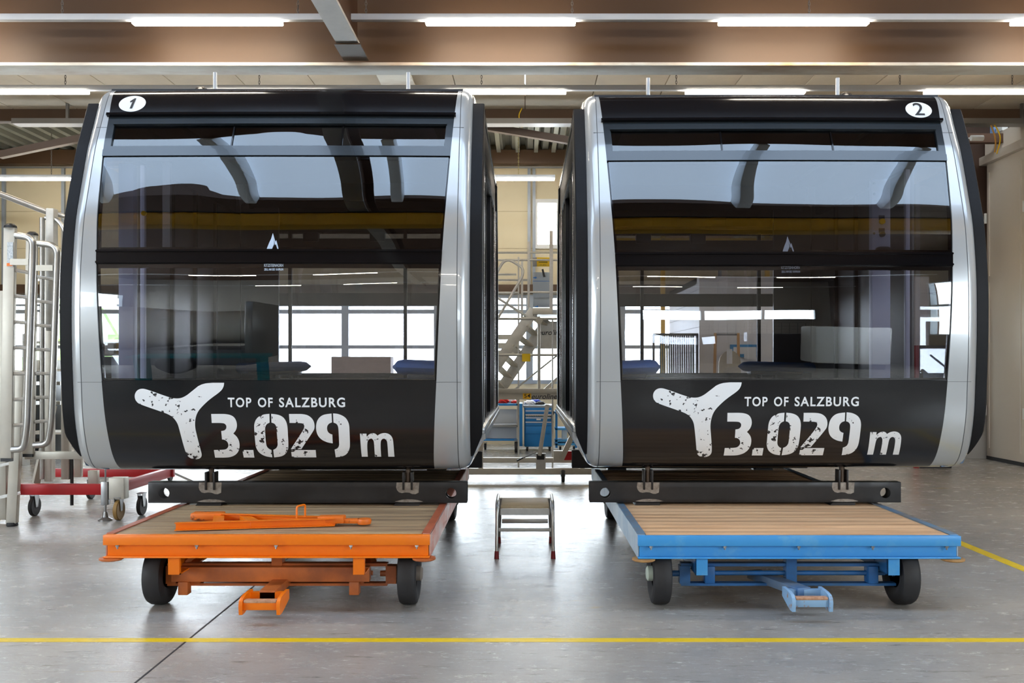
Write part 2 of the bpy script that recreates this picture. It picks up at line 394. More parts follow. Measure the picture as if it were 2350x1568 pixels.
o = thing('roof_beam', (-1.72, 12, 4.9), 'short brown beam stub under the concrete ceiling behind the girder', 'beam')
B().box(-1.95, -1.5, 9.85, 14.28, 5.40, 5.43).out('lower_flange', FLANGE, o); B().box(-1.73, -1.71, 9.85, 14.28, 5.43, 5.59).out('web', BROWN_D, o)
tag(B().beam(px(1118,292,16), px(1320,325,16.0), .12, .12).out('roof_brace', BROWN), 'diagonal brown brace under the corrugated roof, seen between the cabins', 'brace')
tag(B().beam(px(0,356,16), px(215,312,16.0), .12, .12).out('roof_brace', BROWN), 'diagonal brown brace under the corrugated roof at far left', 'brace')
for i, X in enumerate((-9.7, -8.2, .2, 1.1, 2.0)):
    pass
b = B()
for i, (xp, ) in enumerate(((1145,), (1188,), (1230,), (1270,))):
    X = (xp-VX)/115
    tag(B().box(X-.04, X+.04, 14.5, 18.4, 5.84, 5.9).out('roof_purlin', mat('galvanised_purlin', (170,172,160), .4, .5)), 'slim galvanised roof rib, %s of the four seen between the cabins' % ('leftmost', 'second from left', 'third from left', 'rightmost')[i], 'roof rib', 'roof ribs between the cabins')
o = thing('cable_tray', px(1222, 283, 14.0), 'perforated galvanised cable tray hung below the far edge beam', 'cable tray')
tz = EYE+(VY-283)/150.0
b = B().box(-7.8, 8.4, 13.9, 14.1, tz-.03, tz-.02).box(-7.8, 8.4, 13.89, 13.9, tz-.03, tz+.05).box(-7.8, 8.4, 14.1, 14.11, tz-.03, tz+.05); b.out('tray', STEEL, o)
for X in (-7, -4, -1.2, 2, 5, 7.6): B().box(X-.02, X+.02, 13.98, 14.02, tz, 5.6).out('hanger', STEEL, o)
b = B(); p = px(2253, 275, 14.0); b.tube(bend([p, p+Vector((.12, 0, -.02)), p+Vector((.22, 0, -.3)), p+Vector((.2, 0, -.5))], .1), .012); tag(b.out('cable', mat('ochre_cable', (190,140,60), .5)), 'ochre cable looping down from the cable tray at far right', 'cable')
b = B(); p = px(2262, 278, 14.0); b.tube(bend([p, p+Vector((.14, 0, -.05)), p+Vector((.24, 0, -.25)), p+Vector((.17, 0, -.5))], .1), .01); tag(b.out('cable', YELLOW), 'yellow cable beside the ochre one by the tall doors', 'cable')
o = thing('junction_box', (XR-.02, 15.2, 5.45), 'small white junction box on top of the tall doors', 'junction box')
B().box(XR-.02, XR+.08, 15.0, 15.2, 5.45, 5.57, bev=.01).out('box', WHITE, o); B().box(XR-.02, XR+.08, 15.25, 15.4, 5.45, 5.62, bev=.01).out('switch', mat('pale_blue_plastic', (120,160,210), .5), o)
for nm, y, z in (('steel_pipe', 12.4, 5.9), ('steel_pipe', 12.4, 6.1)):
    pass
tag(B().cyl((8.3, 9.9, 5.2), (8.3, 15.6, 5.2), .03).out('pipe', mat('grey_pipe', (140,130,120), .4, .3)), 'thin grey pipe running above the tall doors', 'pipe')
tag(B().box(6.9, 8.9, 15.0, 15.12, 5.25, 5.4).out('wall_bracket', BROWN_D), 'dark brown bracket beam above the far end of the tall doors', 'beam')
tag(B().cyl(px(2240, 317, 14.6)+Vector((0,.02,.03)), Vector((px(2240, 317, 14.6).x, 15.02, 5.3)), .012).cyl(px(2228, 317, 14.6), px(2256, 317, 14.6), .045).out('spot_lamp', WHITE), 'small white cylindrical fitting under the dark roof edge at right', 'lamp')
p = px(1198, 248, 14.2)
tag(B().tube(bend([p, p+Vector((-.06, 0, -.12)), p+Vector((.0, 0, -.3))], .08), .009).out('cable', YELLOW), 'short yellow cable loop under the edge beam between the cabins', 'cable')
# light lines
TRUNK = mat('trunking_white', (205,208,212), .4)
LIT = mat('lit_tube', (255,255,255), .4, emit=(255,243,224), estr=LAMP_E)
CHAIN = mat('chain_steel', (130,125,118), .4, .7)
ends = {}
def chain(X, Y, z0, z1, label, m=CHAIN):
    b = B(); z = z0; k2 = 0; p = .034
    while z < z1:
        pts = []
        for q in range(8):
            a = 2*math.pi*q/8; u = .010*math.cos(a); v = .022*math.sin(a)
            pts.append((X+(u if k2 % 2 else 0), Y+(0 if k2 % 2 else u), z+v))
        b.tube(pts, .0035, n=5, closed=True); z += p; k2 += 1
    tag(b.out('hanging_chain', m), label, 'chain', 'chains carrying the light lines')
def light_line(Y, x0, x1, lit, label, z=5.05, h=.062):
    o = thing('light_trunking', ((x0+x1)/2, Y, z), label, 'light fixture')
    B().box(x0, x1, Y-.035, Y+.035, z, z+h, bev=.004).out('trunking', TRUNK, o)
    for a in lit:
        B().box(a, a+1.5, Y-.04, Y+.04, z-.04, z-.002, bev=.008).out('light_tube', LIT, o)
    return o
s1 = F/9.17
light_line(9.17, XL+.1, 8.9, [(305+672*k-VX)/s1 for k in (-1, 0, 1, 2, 3)], 'long white light trunking nearest the camera, in front of the girder')
s2 = F/11.5
light_line(11.5, XL+.1, 8.9, [(1025+548*k-VX)/s2 for k in (-2, -1, 0, 1, 2)], 'white light trunking just above the cabin roofs, behind the girder')
s3 = F/16.9
light_line(16.9, XL+.3, (166-VX)/s3, [(30-VX)/s3-.35], 'low far light trunking at the left edge by the rear wall')
light_line(16.9, (1085-VX)/s3, (1274-VX)/s3, [(1272-186-VX)/s3], 'short far light trunking seen between the cabins')
for n_, x in zip(('leftmost', 'second', 'third', 'fourth', 'rightmost'), (143, 684, 840, 1313, 1857)): chain((x-VX)/s1, 9.17, 5.12, 6.38, 'steel chain holding the near light trunking, %s of the five' % n_)
for n_, x in zip(('leftmost', 'second', 'third', 'fourth', 'fifth', 'rightmost'), (150, 595, 1105, 1552, 2065, 2323)): chain((x-VX)/s2, 11.5, 5.12, 5.59, 'short chain holding the middle light trunking, %s of the six' % n_)
chain((1190-VX)/s3, 16.9, 5.12, 5.92, 'pale yellowish chain above the far lamp between the cabins', mat('yellowed_chain', (190,175,110), .5))
chain((118-VX)/s3, 16.9, 5.12, 5.92, 'thin chain above the far lamp at the left edge')
light_line(7.6, XL+.1, 8.9, [(305+672*k-VX)/s1 for k in (-1, 0, 1, 2, 3)], 'white light trunking above the camera, mirrored in the cabin roofs')
light_line(-4.0, XL+.1, 8.9, [(305+672*k-VX)/s1 for k in (-1, 0, 1, 2, 3)], 'white light trunking behind the camera, mirrored in the cabin windows')
light_line(-9.0, XL+.1, 8.9, [(305+672*k-VX)/s1 for k in (-1, 0, 1, 2, 3)], 'added white light trunking far behind the camera, brightening the hall from behind')  # extra lamp row added to raise the light from behind
# crane girder over the camera side
o = thing('crane_girder', (-1, 4.3, 4.22), 'yellow overhead crane girder mirrored in the upper cabin windows', 'crane girder')
B().box(XL+.1, 8.9, 4.15, 4.45, 4.0, 4.64, bev=.01).out('girder', mat('crane_yellow', (226,170,20), .45), o)
B().box(XL+.1, 8.9, 4.1, 4.5, 4.64, 4.68).out('rail', DARK, o)
# outside
b = B(); LEAF = mat('tree_leaves', (92,120,60), .8, col2=(150,176,110), vscale=2.5, bump=.6, bscale=5)
for q in range(7):
    X = -17.6+q*.62; r = random.uniform(.8, 1.2)
    t = bmesh.new(); bmesh.ops.create_icosphere(t, subdivisions=3, radius=r)
    for v in t.verts: v.co *= random.uniform(.86, 1.12)
    bmesh.ops.translate(t, verts=t.verts, vec=(X, 34+random.uniform(-1, 1), random.uniform(1.2, 3.2))); b._join(t)
tag(b.out('tree_foliage', LEAF), 'green tree foliage outside, seen through the rear windows at left', 'foliage', kind='stuff')
struct(B().box(-60, 40, 18.8, 60, -.25, -.05), 'ground_outside', mat('pale_asphalt', (190,190,190), .9))
# ---------------------------------------------------------------- the two ropeway cabins
PR = [(1.6,3.865),(1.0,3.862),(.72,3.838),(.57,3.808),(.47,3.752),(.405,3.655),(.35,3.537),(.285,3.40),(.22,3.254),(.12,2.95),(.045,2.7),(.005,2.446),(-.018,2.2),(-.022,1.9),(-.012,1.65),(0,1.48),(.018,1.25),(.055,1.076),(.11,.93),(.19,.835),(.30,.795),(.5,.785),(1.2,.785),(1.6,.785)]
def dens(P, n=6):
    out = []
    for i in range(len(P)-1):
        p0 = Vector(P[max(i-1, 0)]); p1 = Vector(P[i]); p2 = Vector(P[i+1]); p3 = Vector(P[min(i+2, len(P)-1)])
        for k in range(n):
            t = k/n; out.append(.5*((2*p1)+(p2-p0)*t+(2*p0-5*p1+4*p2-p3)*t*t+(3*p1-p0-3*p2+p3)*t**3))
    out.append(Vector(P[-1])); return out
PD = dens(PR); TT = [0]
for a_, b_ in zip(PD, PD[1:]): TT.append(TT[-1]+(b_-a_).length)
def prof(t):
    t = max(0, min(TT[-1], t))
    lo, hi = 0, len(TT)-1
    while hi-lo > 1:
        m_ = (lo+hi)//2
        if TT[m_] <= t: lo = m_
        else: hi = m_
    f = (t-TT[lo])/(TT[hi]-TT[lo]); return PD[lo].lerp(PD[hi], f)
def pnorm(t):
    a = prof(t-.03); c = prof(t+.03); d = (c-a).normalized(); return Vector((d.y, -d.x))      # points outwards (towards -off)
def tz_(z):      # arc length at height z on the front face
    lo, hi = TT[12], TT[20*6]
    for _ in range(40):
        m_ = (lo+hi)/2
        if prof(m_).y > z: lo = m_
        else: hi = m_
    return (lo+hi)/2
WT = [(.785,1.20),(1.48,1.238),(2.446,1.28),(3.25,1.328),(3.54,1.344),(3.775,1.363),(3.9,1.37)]
def wid(z):
    if z <= WT[0][0]: return WT[0][1]
    for (a, u), (c, v) in zip(WT, WT[1:]):
        if z <= c: return u+(v-u)*(z-a)/(c-a)
    return WT[-1][1]
CLEN = 4.35
class Shell:
    def __init__(s, cx, Y0, rear=False): s.cx, s.Y0, s.rear = cx, Y0, rear
    def P(s, u, t, d=0.0):
        p = prof(t); n = pnorm(t); off, z = p.x-n.x*d*1.0, p.y-n.y*d
        off = p.x - n.x*d; off += .02*(u/1.3)**2 if abs(u) < 1.5 else .02*(1.5/1.3)**2
        return Vector((s.cx+u, (s.Y0+CLEN-off) if s.rear else s.Y0+off, z))
    def slab(s, b, t0, t1, uL, uR, d0, d1, nu=10):
        """curved slab between arc lengths t0..t1 and lateral limits, from depth d0 to d1"""
        fl = uL if callable(uL) else (lambda z: uL); fr = uR if callable(uR) else (lambda z: uR)
        nt = max(2, int((t1-t0)/.035)); t = bmesh.new(); G = []
        for d in (d0, d1):
            g = []
            for i in range(nt+1):
                tt = t0+(t1-t0)*i/nt; z = prof(tt).y; a, c = fl(z), fr(z)
                g.append([t.verts.new(s.P(a+(c-a)*j/nu, tt, d)) for j in range(nu+1)])
            G.append(g)
        A, C = G
        for i in range(nt):
            for j in range(nu):
                t.faces.new((A[i][j], A[i+1][j], A[i+1][j+1], A[i][j+1])); t.faces.new((C[i][j], C[i][j+1], C[i+1][j+1], C[i+1][j]))
        for i in range(nt):
            for j in (0, nu): t.faces.new((A[i][j], A[i+1][j], C[i+1][j], C[i][j]))
        for j in range(nu):
            for i in (0, nt): t.faces.new((A[i][j], A[i][j+1], C[i][j+1], C[i][j]))
        bmesh.ops.recalc_face_normals(t, faces=t.faces); b._join(t)
    def inv(s, x, y):
        Y = s.Y0+.05
        for _ in range(12):
            sc = F/Y; z = EYE-(y-VY)/sc; u = (x-VX)/sc-s.cx
            Y = s.Y0+prof(tz_(z)).x+.02*(u/1.3)**2
        return u, z
BODY = mat('black_body_gloss', (17,17,19), .16, coat=.15, bump=.02, bscale=2)
BAR = mat('black_bar_gloss', (10,10,12), .08, spec=.4)
SILV = mat('silver_body_paint', (172,174,174), .24, .35, coat=.7)
SEAM = mat('seam_line', (70,72,74), .6)
FRAME = mat('black_anodised_frame', (17,17,19), .5, .0, spec=.2, rvar=.06, vscale=30)
VENTF = mat('vent_frame_dark', (40,46,50), .2, .3, coat=.4)
GUP = glass('dark_tinted_glass', (.32,.33,.37), .02, 1.9)
GLO = glass('lightly_tinted_glass', (.76,.77,.81), .008, 2.6)
GSIDE = glass('side_glass', (.45,.47,.52))
INT = mat('dark_interior', (36,36,40), .5)
WALLIN = mat('inner_wall_panel', (74,70,70), .4, var=.1, vscale=1)
LILAC = mat('pale_lilac_panel', (186,184,200), .5)
SEATB = mat('blue_seat_cover', (40,86,150), .6); SEATD = mat('seat_underside', (60,62,68), .5)
def decal_mat():
    m = bpy.data.materials.new('worn_white_lettering'); m.use_nodes = True; nt = m.node_tree; N = nt.nodes; L = nt.links
    p = N['Principled BSDF']; p.inputs['Roughness'].default_value = .35
    tc = N.new('ShaderNodeTexCoord'); n1 = N.new('ShaderNodeTexNoise'); n1.inputs['Scale'].default_value = 26; n1.inputs['Detail'].default_value = 3; n1.inputs['Roughness'].default_value = .6
    n2 = N.new('ShaderNodeTexNoise'); n2.inputs['Scale'].default_value = 3.2; n2.inputs['Detail'].default_value = 1
    L.new(tc.outputs['Object'], n1.inputs['Vector']); L.new(tc.outputs['Object'], n2.inputs['Vector'])
    a = N.new('ShaderNodeMath'); a.operation = 'MULTIPLY_ADD'; a.inputs[1].default_value = .55; L.new(n2.outputs[0], a.inputs[0]); L.new(n1.outputs[0], a.inputs[2])
    r = N.new('ShaderNodeValToRGB'); e = r.color_ramp.elements
    e[0].position, e[1].position = .925, .935; e[0].color = (*lin((226,228,228)), 1); e[1].color = (*lin((32,32,34)), 1)
    L.new(a.outputs[0], r.inputs[0]); L.new(r.outputs[0], p.inputs['Base Color']); return m
WORN = decal_mat(); LETT = mat('white_lettering', (226,228,228), .35); INK = mat('black_digit_ink', (24,24,26), .5)
def chaikin(P, it=2, lim=52):
    """round a traced outline, keeping its sharp corners"""
    P = [Vector(p) for p in P]
    for _ in range(it):
        out = []; n = len(P)
        for i in range(n):
            a = P[i]-P[i-1]; c = P[(i+1) % n]-P[i]
            if a.length < 1e-9 or c.length < 1e-9: continue
            if math.degrees(a.angle(c)) > lim: out.append(P[i])
            else: out += [P[i]-a*.25, P[i]+c*.25]
        P = out
    return [tuple(p) for p in P]
def decal(sh, polys, name, m, parent, d=-.003, bm=None):
    """flat outlines in (u, z) laid on the curved front"""
    t = bm or bmesh.new()
    for P in polys or []:
        t.faces.new([t.verts.new((p[0], p[1], 0)) for p in P])
    bmesh.ops.recalc_face_normals(t, faces=t.faces)
    bmesh.ops.triangulate(t, faces=t.faces[:], ngon_method='EAR_CLIP')
    ys = [v.co.y for v in t.verts]; z = math.floor(min(ys)/.02)*.02
    while z < max(ys):
        z += .02; bmesh.ops.bisect_plane(t, geom=t.verts[:]+t.edges[:]+t.faces[:], plane_co=(0, z, 0), plane_no=(0, 1, 0))
    xs = [v.co.x for v in t.verts]; x = math.floor(min(xs)/.12)*.12
    while x < max(xs):
        x += .12; bmesh.ops.bisect_plane(t, geom=t.verts[:]+t.edges[:]+t.faces[:], plane_co=(x, 0, 0), plane_no=(1, 0, 0))
    cache = {}
    for v in t.verts:
        k = round(v.co.y, 5)
        if k not in cache: cache[k] = tz_(v.co.y)
        v.co = sh.P(v.co.x, cache[k], d)
    b = B(); b._join(t); return b.out(name, m, parent, dist=1e-7)
G3029 = [
 [(78,367),(180,366),(250,367),(310,378),(355,405),(382,455),(389,510),(375,562),(343,600),(385,636),(412,685),(421,750),(408,812),(370,857),(310,882),(250,888),(125,888),(110,797),(225,795),(265,785),(285,755),(284,722),(262,687),(230,673),(208,672),(198,570),(235,565),(258,545),(262,510),(245,485),(215,474),(85,474)],
 [(452,797),(583,797),(596,887),(468,887)],
 [(775,365),(778,470),(745,485),(725,520),(723,560),(735,730),(750,765),(775,787),(800,797),(810,885),(740,876),(680,850),(640,815),(615,768),(607,720),(592,530),(595,480),(615,430),(650,395),(700,372)],
 [(797,365),(870,372),(930,395),(970,440),(990,500),(995,560),(1005,740),(998,800),(970,845),(920,875),(832,885),(822,795),(855,780),(873,750),(875,720),(862,540),(852,500),(830,478),(800,470)],
 [(1010,367),(1100,366),(1180,368),(1240,382),(1290,422),(1315,475),(1318,540),(1290,590),(1158,787),(1033,787),(1175,570),(1195,525),(1190,492),(1165,474),(1017,474)],
 [(1035,797),(1330,797),(1338,885),(1045,885)],
 [(1520,362),(1525,468),(1490,480),(1468,510),(1465,545),(1475,580),(1500,603),(1530,612),(1534,718),(1470,708),(1400,675),(1358,630),(1337,575),(1333,510),(1345,450),(1380,400),(1430,372)],
 [(1538,360),(1600,365),(1670,395),(1712,440),(1732,500),(1735,560),(1742,730),(1735,790),(1705,845),(1650,875),(1570,884),(1557,792),(1590,780),(1608,755),(1612,720),(1603,540),(1595,505),(1575,480),(1543,470)],
 [(1860,602),(1938,602),(1942,640),(1965,612),(2005,595),(2045,600),(2070,625),(2110,600),(2160,592),(2210,605),(2245,640),(2260,690),(2274,877),(2200,877),(2190,720),(2180,680),(2155,660),(2125,665),(2105,700),(2115,877),(2040,877),(2030,720),(2022,680),(2000,660),(1965,668),(1945,710),(1955,877),(1882,877)]]
GY = [(1620,88),(1855,88),(1850,130),(1820,180),(1700,265),(1620,340),(1570,400),(1545,470),(1540,560),(1560,650),(1612,840),(1614,880),(1590,905),(1540,912),(1490,900),(1455,870),(1435,820),(1370,580),(1350,520),(1310,465),(1260,430),(1180,400),(960,325),(915,300),(890,255),(892,205),(920,165),(965,150),(1020,158),(1240,238),(1320,258),(1390,255),(1450,225),(1500,185)]
GLYPHS = None
def cabin(cx, Y0, num, label, badge, seats, pillar):
    global GLYPHS
    c = thing('ropeway_cabin', (cx, Y0+CLEN/2, .785), label, 'cable car cabin')
    for rear in (False, True):
        sh = Shell(cx, Y0, rear); T = tz_; W = lambda z: wid(z); NW = lambda z: -wid(z)
        def part(name, m, t0, t1, uL=NW, uR=W, d0=0.0, d1=.03, parent=c, nu=10):
            b = B(); sh.slab(b, t0, t1, uL, uR, d0, d1, nu); return b.out(name, m, parent)
        part('roof_panel', BODY, .3, T(3.545))
        part('visor_lip', BAR, T(3.55), T(3.53), lambda z: -wid(z)-.012, lambda z: wid(z)+.012, -.028, .02)
        b = B()
        sh.slab(b, T(3.53), T(3.462), NW, W, .0, .035); sh.slab(b, T(3.275), T(3.245), NW, W, 0, .035)
        for sg in (-1, 1): sh.slab(b, T(3.462), T(3.275), (lambda z: -wid(z)) if sg < 0 else (lambda z: wid(z)-.055), (lambda z: -wid(z)+.055) if sg < 0 else (lambda z: wid(z)), 0, .035, 2)
        sh.slab(b, T(3.475), T(3.458), lambda z: -wid(z)+.05, lambda z: wid(z)-.05, -.012, .0)
        vf = b.out('vent_frame', VENTF, c)
        cuts = [-1.285, -.35, .49, 1.285] if num == 1 else [-1.285, -.42, .45, 1.285]
        for a, e in zip(cuts, cuts[1:]):
            b = B(); sh.slab(b, T(3.462), T(3.275), a+.004, e-.004, .016, .022, 4); b.out('vent_pane', BAR if rear else GUP, vf)
        b = B()
        for a in cuts[1:-1]: sh.slab(b, T(3.462), T(3.275), a-.006, a+.006, .008, .03, 1)
        b.out('vent_divider', BAR, vf)
        part('transom_strip', VENTF, T(3.243), T(3.19), d0=-.008, d1=.03)
        uw = part('upper_window', GUP, T(3.188), T(2.455), lambda z: -wid(z)+.012, lambda z: wid(z)-.012, .004, .010, nu=14)
        b = B()
        for z0, z1 in ((3.19, 3.17), (2.475, 2.455)): sh.slab(b, T(z0), T(z1), NW, W, .012, .035)
        for sg in (-1, 1): sh.slab(b, T(3.19), T(2.455), (lambda z: -wid(z)) if sg < 0 else (lambda z: wid(z)-.022), (lambda z: -wid(z)+.022) if sg < 0 else (lambda z: wid(z)), .011, .035, 2)
        b.out('window_seal', BAR, uw)
        lw = part('lower_window', GLO, T(2.345), T(1.488), lambda z: -wid(z)+.012, lambda z: wid(z)-.012, .002, .008, nu=14)
        b = B()
        for z0, z1 in ((2.35, 2.32), (1.50, 1.484)): sh.slab(b, T(z0), T(z1), NW, W, .012, .03)
        for sg in (-1, 1): sh.slab(b, T(2.345), T(1.488), (lambda z: -wid(z)) if sg < 0 else (lambda z: wid(z)-.02), (lambda z: -wid(z)+.02) if sg < 0 else (lambda z: wid(z)), .011, .03, 2)
        b.out('window_seal', BAR, lw)
        b = B(); sh.slab(b, T(2.455), T(2.345), NW, W, -.004, .05)
        sh.slab(b, T(2.449), T(2.437), NW, W, -.016, 0); sh.slab(b, T(2.366), T(2.352), NW, W, -.018, 0)
        b.out('middle_bar', BAR, c)
        part('apron', BODY, T(1.484), TT[-1]-.3, nu=16)
        # silver corner shells
        for sg in (-1, 1):
            rows = []; n = 150; t0, t1 = .3, TT[-1]-.35
            for i in range(n+1):
                t = t0+(t1-t0)*i/n; z = prof(t).y; wd = wid(z)
                sec = [(wd, .03), (wd, 0)]+[(wd+(1.39-wd)*q/3, 0) for q in (1, 2)]+[(1.388, 0), (1.391, .004), (1.394, 0)]
                sec += [(1.394+.098*math.sin(a*math.pi/16), .1*(1-math.cos(a*math.pi/16))) for a in range(1, 9)]+[(1.492, .2)]
                rows.append([sh.P(sg*u, t, d) for u, d in sec])
            b = B(); b.grid(rows); cs = b.out('corner_shell', SILV, c, smooth=50)
            if not rear:
                b = B(); sh.slab(b, .9, TT[-1]-.5, sg*1.3895, sg*1.3925, -.0006, .002, 1); b.out('panel_seam', SEAM, cs)
                b = B(); sh.slab(b, T(3.44), T(3.436), min(sg*wid(3.44), sg*1.42), max(sg*wid(3.44), sg*1.42), -.0006, .002, 2)
                sh.slab(b, T(1.475), T(1.472), min(sg*wid(1.47), sg*1.42), max(sg*wid(1.47), sg*1.42), -.0006, .002, 2); b.out('panel_joint', SEAM, cs)
            # black frame behind the silver shell
            rows = []; ts = [T(3.70)+(T(.87)-T(3.70))*i/90 for i in range(91)]
            for t in ts:
                z = prof(t).y; uo = 1.572 if z > 1.06 else 1.495+(1.572-1.495)*max(0, (z-.86))/.20
                rows.append([sh.P(sg*u, t, d) for u, d in ((1.483, .26), (1.483, .052), (uo-.008, .052), (uo, .06), (uo, .26), (1.483, .26))])
            b = B(); b.grid(rows); b.prism([(p.x, p.z) for p in rows[0][:5]], rows[0][0].y, rows[0][0].y+.001)
            b.out('door_portal_frame', FRAME, c)
        if rear: continue
        # number badge, words and digits on the front
        def conv(P, ox, oy, k): return [sh1.inv(ox+x/k, oy+y/k) for x, y in P]
        sh1 = Shell(-1.894, 6.75)
        if GLYPHS is None:
            GLYPHS = [chaikin(conv(P, 470, 880, 5.2222), 2) for P in G3029], chaikin(conv(GY, 120, 860, 4.7), 2)
        decal(sh, GLYPHS[0], 'height_figures', WORN, c); decal(sh, [GLYPHS[1]], 'star_emblem', WORN, c)
        u0, z0 = sh1.inv(523, 935); u1, z1 = sh1.inv(793, 912.5)
        for wd_, xa_, xb_ in (('TOP', 523, 577), ('OF', 592, 626), ('SALZBURG', 640.5, 792)):
            ua, _ = sh1.inv(xa_, 924); ub_, _ = sh1.inv(xb_, 924); t = text_bm(wd_, ub_-ua, z1-z0, bold=.022, spacing=1.18)
            for v in t.verts: v.co.x += ua; v.co.y += z0
            decal(sh, None, 'slogan_word', LETT, c, bm=t)
        ub, zb = sh.inv(*badge)
        bd = decal(sh, [[(ub+.106*math.cos(a*math.pi/24), zb+.0725*math.sin(a*math.pi/24)) for a in range(48)]], 'number_badge', LETT, c)
        t = text_bm(str(num), .052 if num == 1 else .082, .092 if num == 1 else .115, bold=.006, shear=.12 if num == 1 else 0)
        if num == 1:
            t = bmesh.new(); gp = [(912,660),(900,733),(883,733),(892,684),(879,691),(874,681),(900,660)]
            t.faces.new([t.verts.new(((x_-893)/2.9375/291, (697-y_)/2.9375/265+.0, 0)) for x_, y_ in gp])
            for v in t.verts: v.co.x += .0; v.co.y += .046
        dx = .0 if num == 1 else .041
        for v in t.verts: v.co.x += ub-dx; v.co.y += zb-(.046 if num == 1 else .052)
        decal(sh, None, 'badge_digit', INK, bd, -.005, t)
        # small peak emblem on the glass and its lettering
        pk = [[(612,571),(618,556),(622,548),(626,535),(628,545),(629,560),(624,571)], [(626,535),(632,555),(634,551),(639,571),(636,571),(633,560),(631,563)]]
        dx = 0 if num == 1 else 0
        PRN = mat('pale_glass_print_1', (176,190,206), .5) if num == 1 else mat('faint_glass_print', (84,86,96), .5)
        fu = uw; 
        decal(sh, [[sh1.inv(*p) for p in P] for P in pk], 'peak_emblem', PRN, fu, .002)
        for wd_, x0, x1, y0, y1 in (('KITZSTEINHORN', 606, 650, 605.5, 612.5), ('ZELL AM SEE  KAPRUN', 606, 650, 616, 621)):
            a0, b0 = sh1.inv(x0, y1); a1, b1 = sh1.inv(x1, y0); t = text_bm(wd_, a1-a0, b1-b0, bold=.02)
            for v in t.verts: v.co.x += a0; v.co.y += b0
            decal(sh, None, 'glass_lettering', PRN, lw, .0005, t)
    # box between the ends
    Ya, Yb = Y0+.24, Y0+CLEN-.24; u = lambda a: cx+a
    B().box(u(-1.37), u(1.37), Y0+1.4, Y0+CLEN-1.4, 3.82, 3.865).out('roof_panel', BODY, c)
    B().box(u(-1.44), u(1.44), Ya+.1, Yb-.1, .80, .93).out('floor_pan', INT, c)
    B().box(u(-1.40), u(1.40), Ya+.3, Yb-.3, 3.70, 3.80).out('ceiling_panel', INT, c)
    for sg in (-1, 1):
        X = lambda a: u(sg*a)
        b = B(); b.box(min(X(1.30), X(1.585)), max(X(1.30), X(1.585)), Ya, Yb, 1.075, 1.125, bev=.006); b.box(min(X(1.56), X(1.59)), max(X(1.56), X(1.59)), Ya, Yb, 1.03, 1.075)
        b.out('door_sill', mat('sill_aluminium', (178,182,184), .22, .8), c)
        B().prism([(X(1.56), 1.05), (X(1.47), .83), (X(1.3), .80), (X(1.3), 1.06)], Ya+.02, Yb-.02).out('side_skirt', mat('skirt_steel', (88,104,124), .25, .8), c)
        b = B(); b.box(min(X(1.40), X(1.555)), max(X(1.40), X(1.555)), Ya+.42, Yb-.42, 3.34, 3.66, bev=.01); b.box(min(X(1.1), X(1.47)), max(X(1.1), X(1.47)), Ya+.45, Yb-.45, 3.66, 3.76)
        b.out('door_header', FRAME, c)
        B().beam((X(1.54), Y0+.60, 3.655), (X(1.54), Y0+CLEN-.60, 3.655), .05, .05).out('roof_rail', mat('rail_satin', (60,60,62), .25, .7), c)
        outer = (sg < 0) == (cx < 0)
        if outer:
            B().box(min(X(1.455), X(1.50)), max(X(1.455), X(1.50)), Y0+1.22, Yb-.1, .93, 3.66, bev=.008).out('side_wall', WALLIN, c)
            B().box(min(X(1.485), X(1.492)), max(X(1.485), X(1.492)), Y0+.30, Y0+1.2, 1.12, 3.2).out('side_glass_pane', GSIDE, c)
            for y2 in (Y0+1.24, Y0+1.9, Y0+2.5, Y0+3.1): B().box(min(X(1.42), X(1.46)), max(X(1.42), X(1.46)), y2-.02, y2+.02, .93, 3.6, bev=.004).out('wall_rib', LILAC if y2 < Y0+1.3 else FRAME, c)
        for yy in (() if outer else (.36, .70, 1.08, 1.40)):
            for y2 in (Ya+yy, Yb-yy):
                w_ = .045 if yy != 1.05 else .09
                B().box(min(X(1.44), X(1.54)), max(X(1.44), X(1.54)), y2-w_, y2+w_, 1.12, 3.34, bev=.004).out('side_post', FRAME, c)
        if outer: continue
        b = B()
        for y2 in (Ya+.5, Yb-.5, Yb-.9): b.box(min(X(1.555), X(1.565)), max(X(1.555), X(1.565)), y2-.006, y2+.006, 1.13, 3.34)
        b.out('bright_trim', mat('bright_trim_steel', (220,220,222), .2, .9), c)
        for y0_, y1_ in ((Ya+.40, Ya+.65), (Ya+.75, Ya+.99), (Ya+1.45, Yb-1.45), (Yb-.99, Yb-.75), (Yb-.65, Yb-.4)):
            B().box(min(X(1.485), X(1.492)), max(X(1.485), X(1.492)), y0_, y1_, 1.12, 3.34).out('side_glass_pane', GSIDE, c)
    # rear corner screen, overhead rail with boxes and rear mullions
    so = -1 if cx < 0 else 1
    B().box(min(u(so*1.0), u(so*1.44)), max(u(so*1.0), u(so*1.44)), Yb-.12, Yb-.08, .93, 3.6).out('corner_screen', WALLIN, c)
    for uu_ in (-.90, .47) if num == 1 else (-.55, .86): B().box(u(uu_)-.02, u(uu_)+.02, Yb-.0, Yb+.05, .93, 3.3, bev=.004).out('rear_mullion', FRAME, c)
    rl = B().box(u(-1.0 if num == 1 else -1.42), u(1.42 if num == 1 else 1.0), Yb-.10, Yb-.03, 2.93, 3.09, bev=.01).out('overhead_rail', INT, c)
    for uu_ in ((-.62, .16) if num == 1 else (-.55, .1)): B().box(u(uu_)-.09, u(uu_)+.09, Yb-.14, Yb-.04, 3.05, 3.16, bev=.012).out('heater_box', INT, rl)
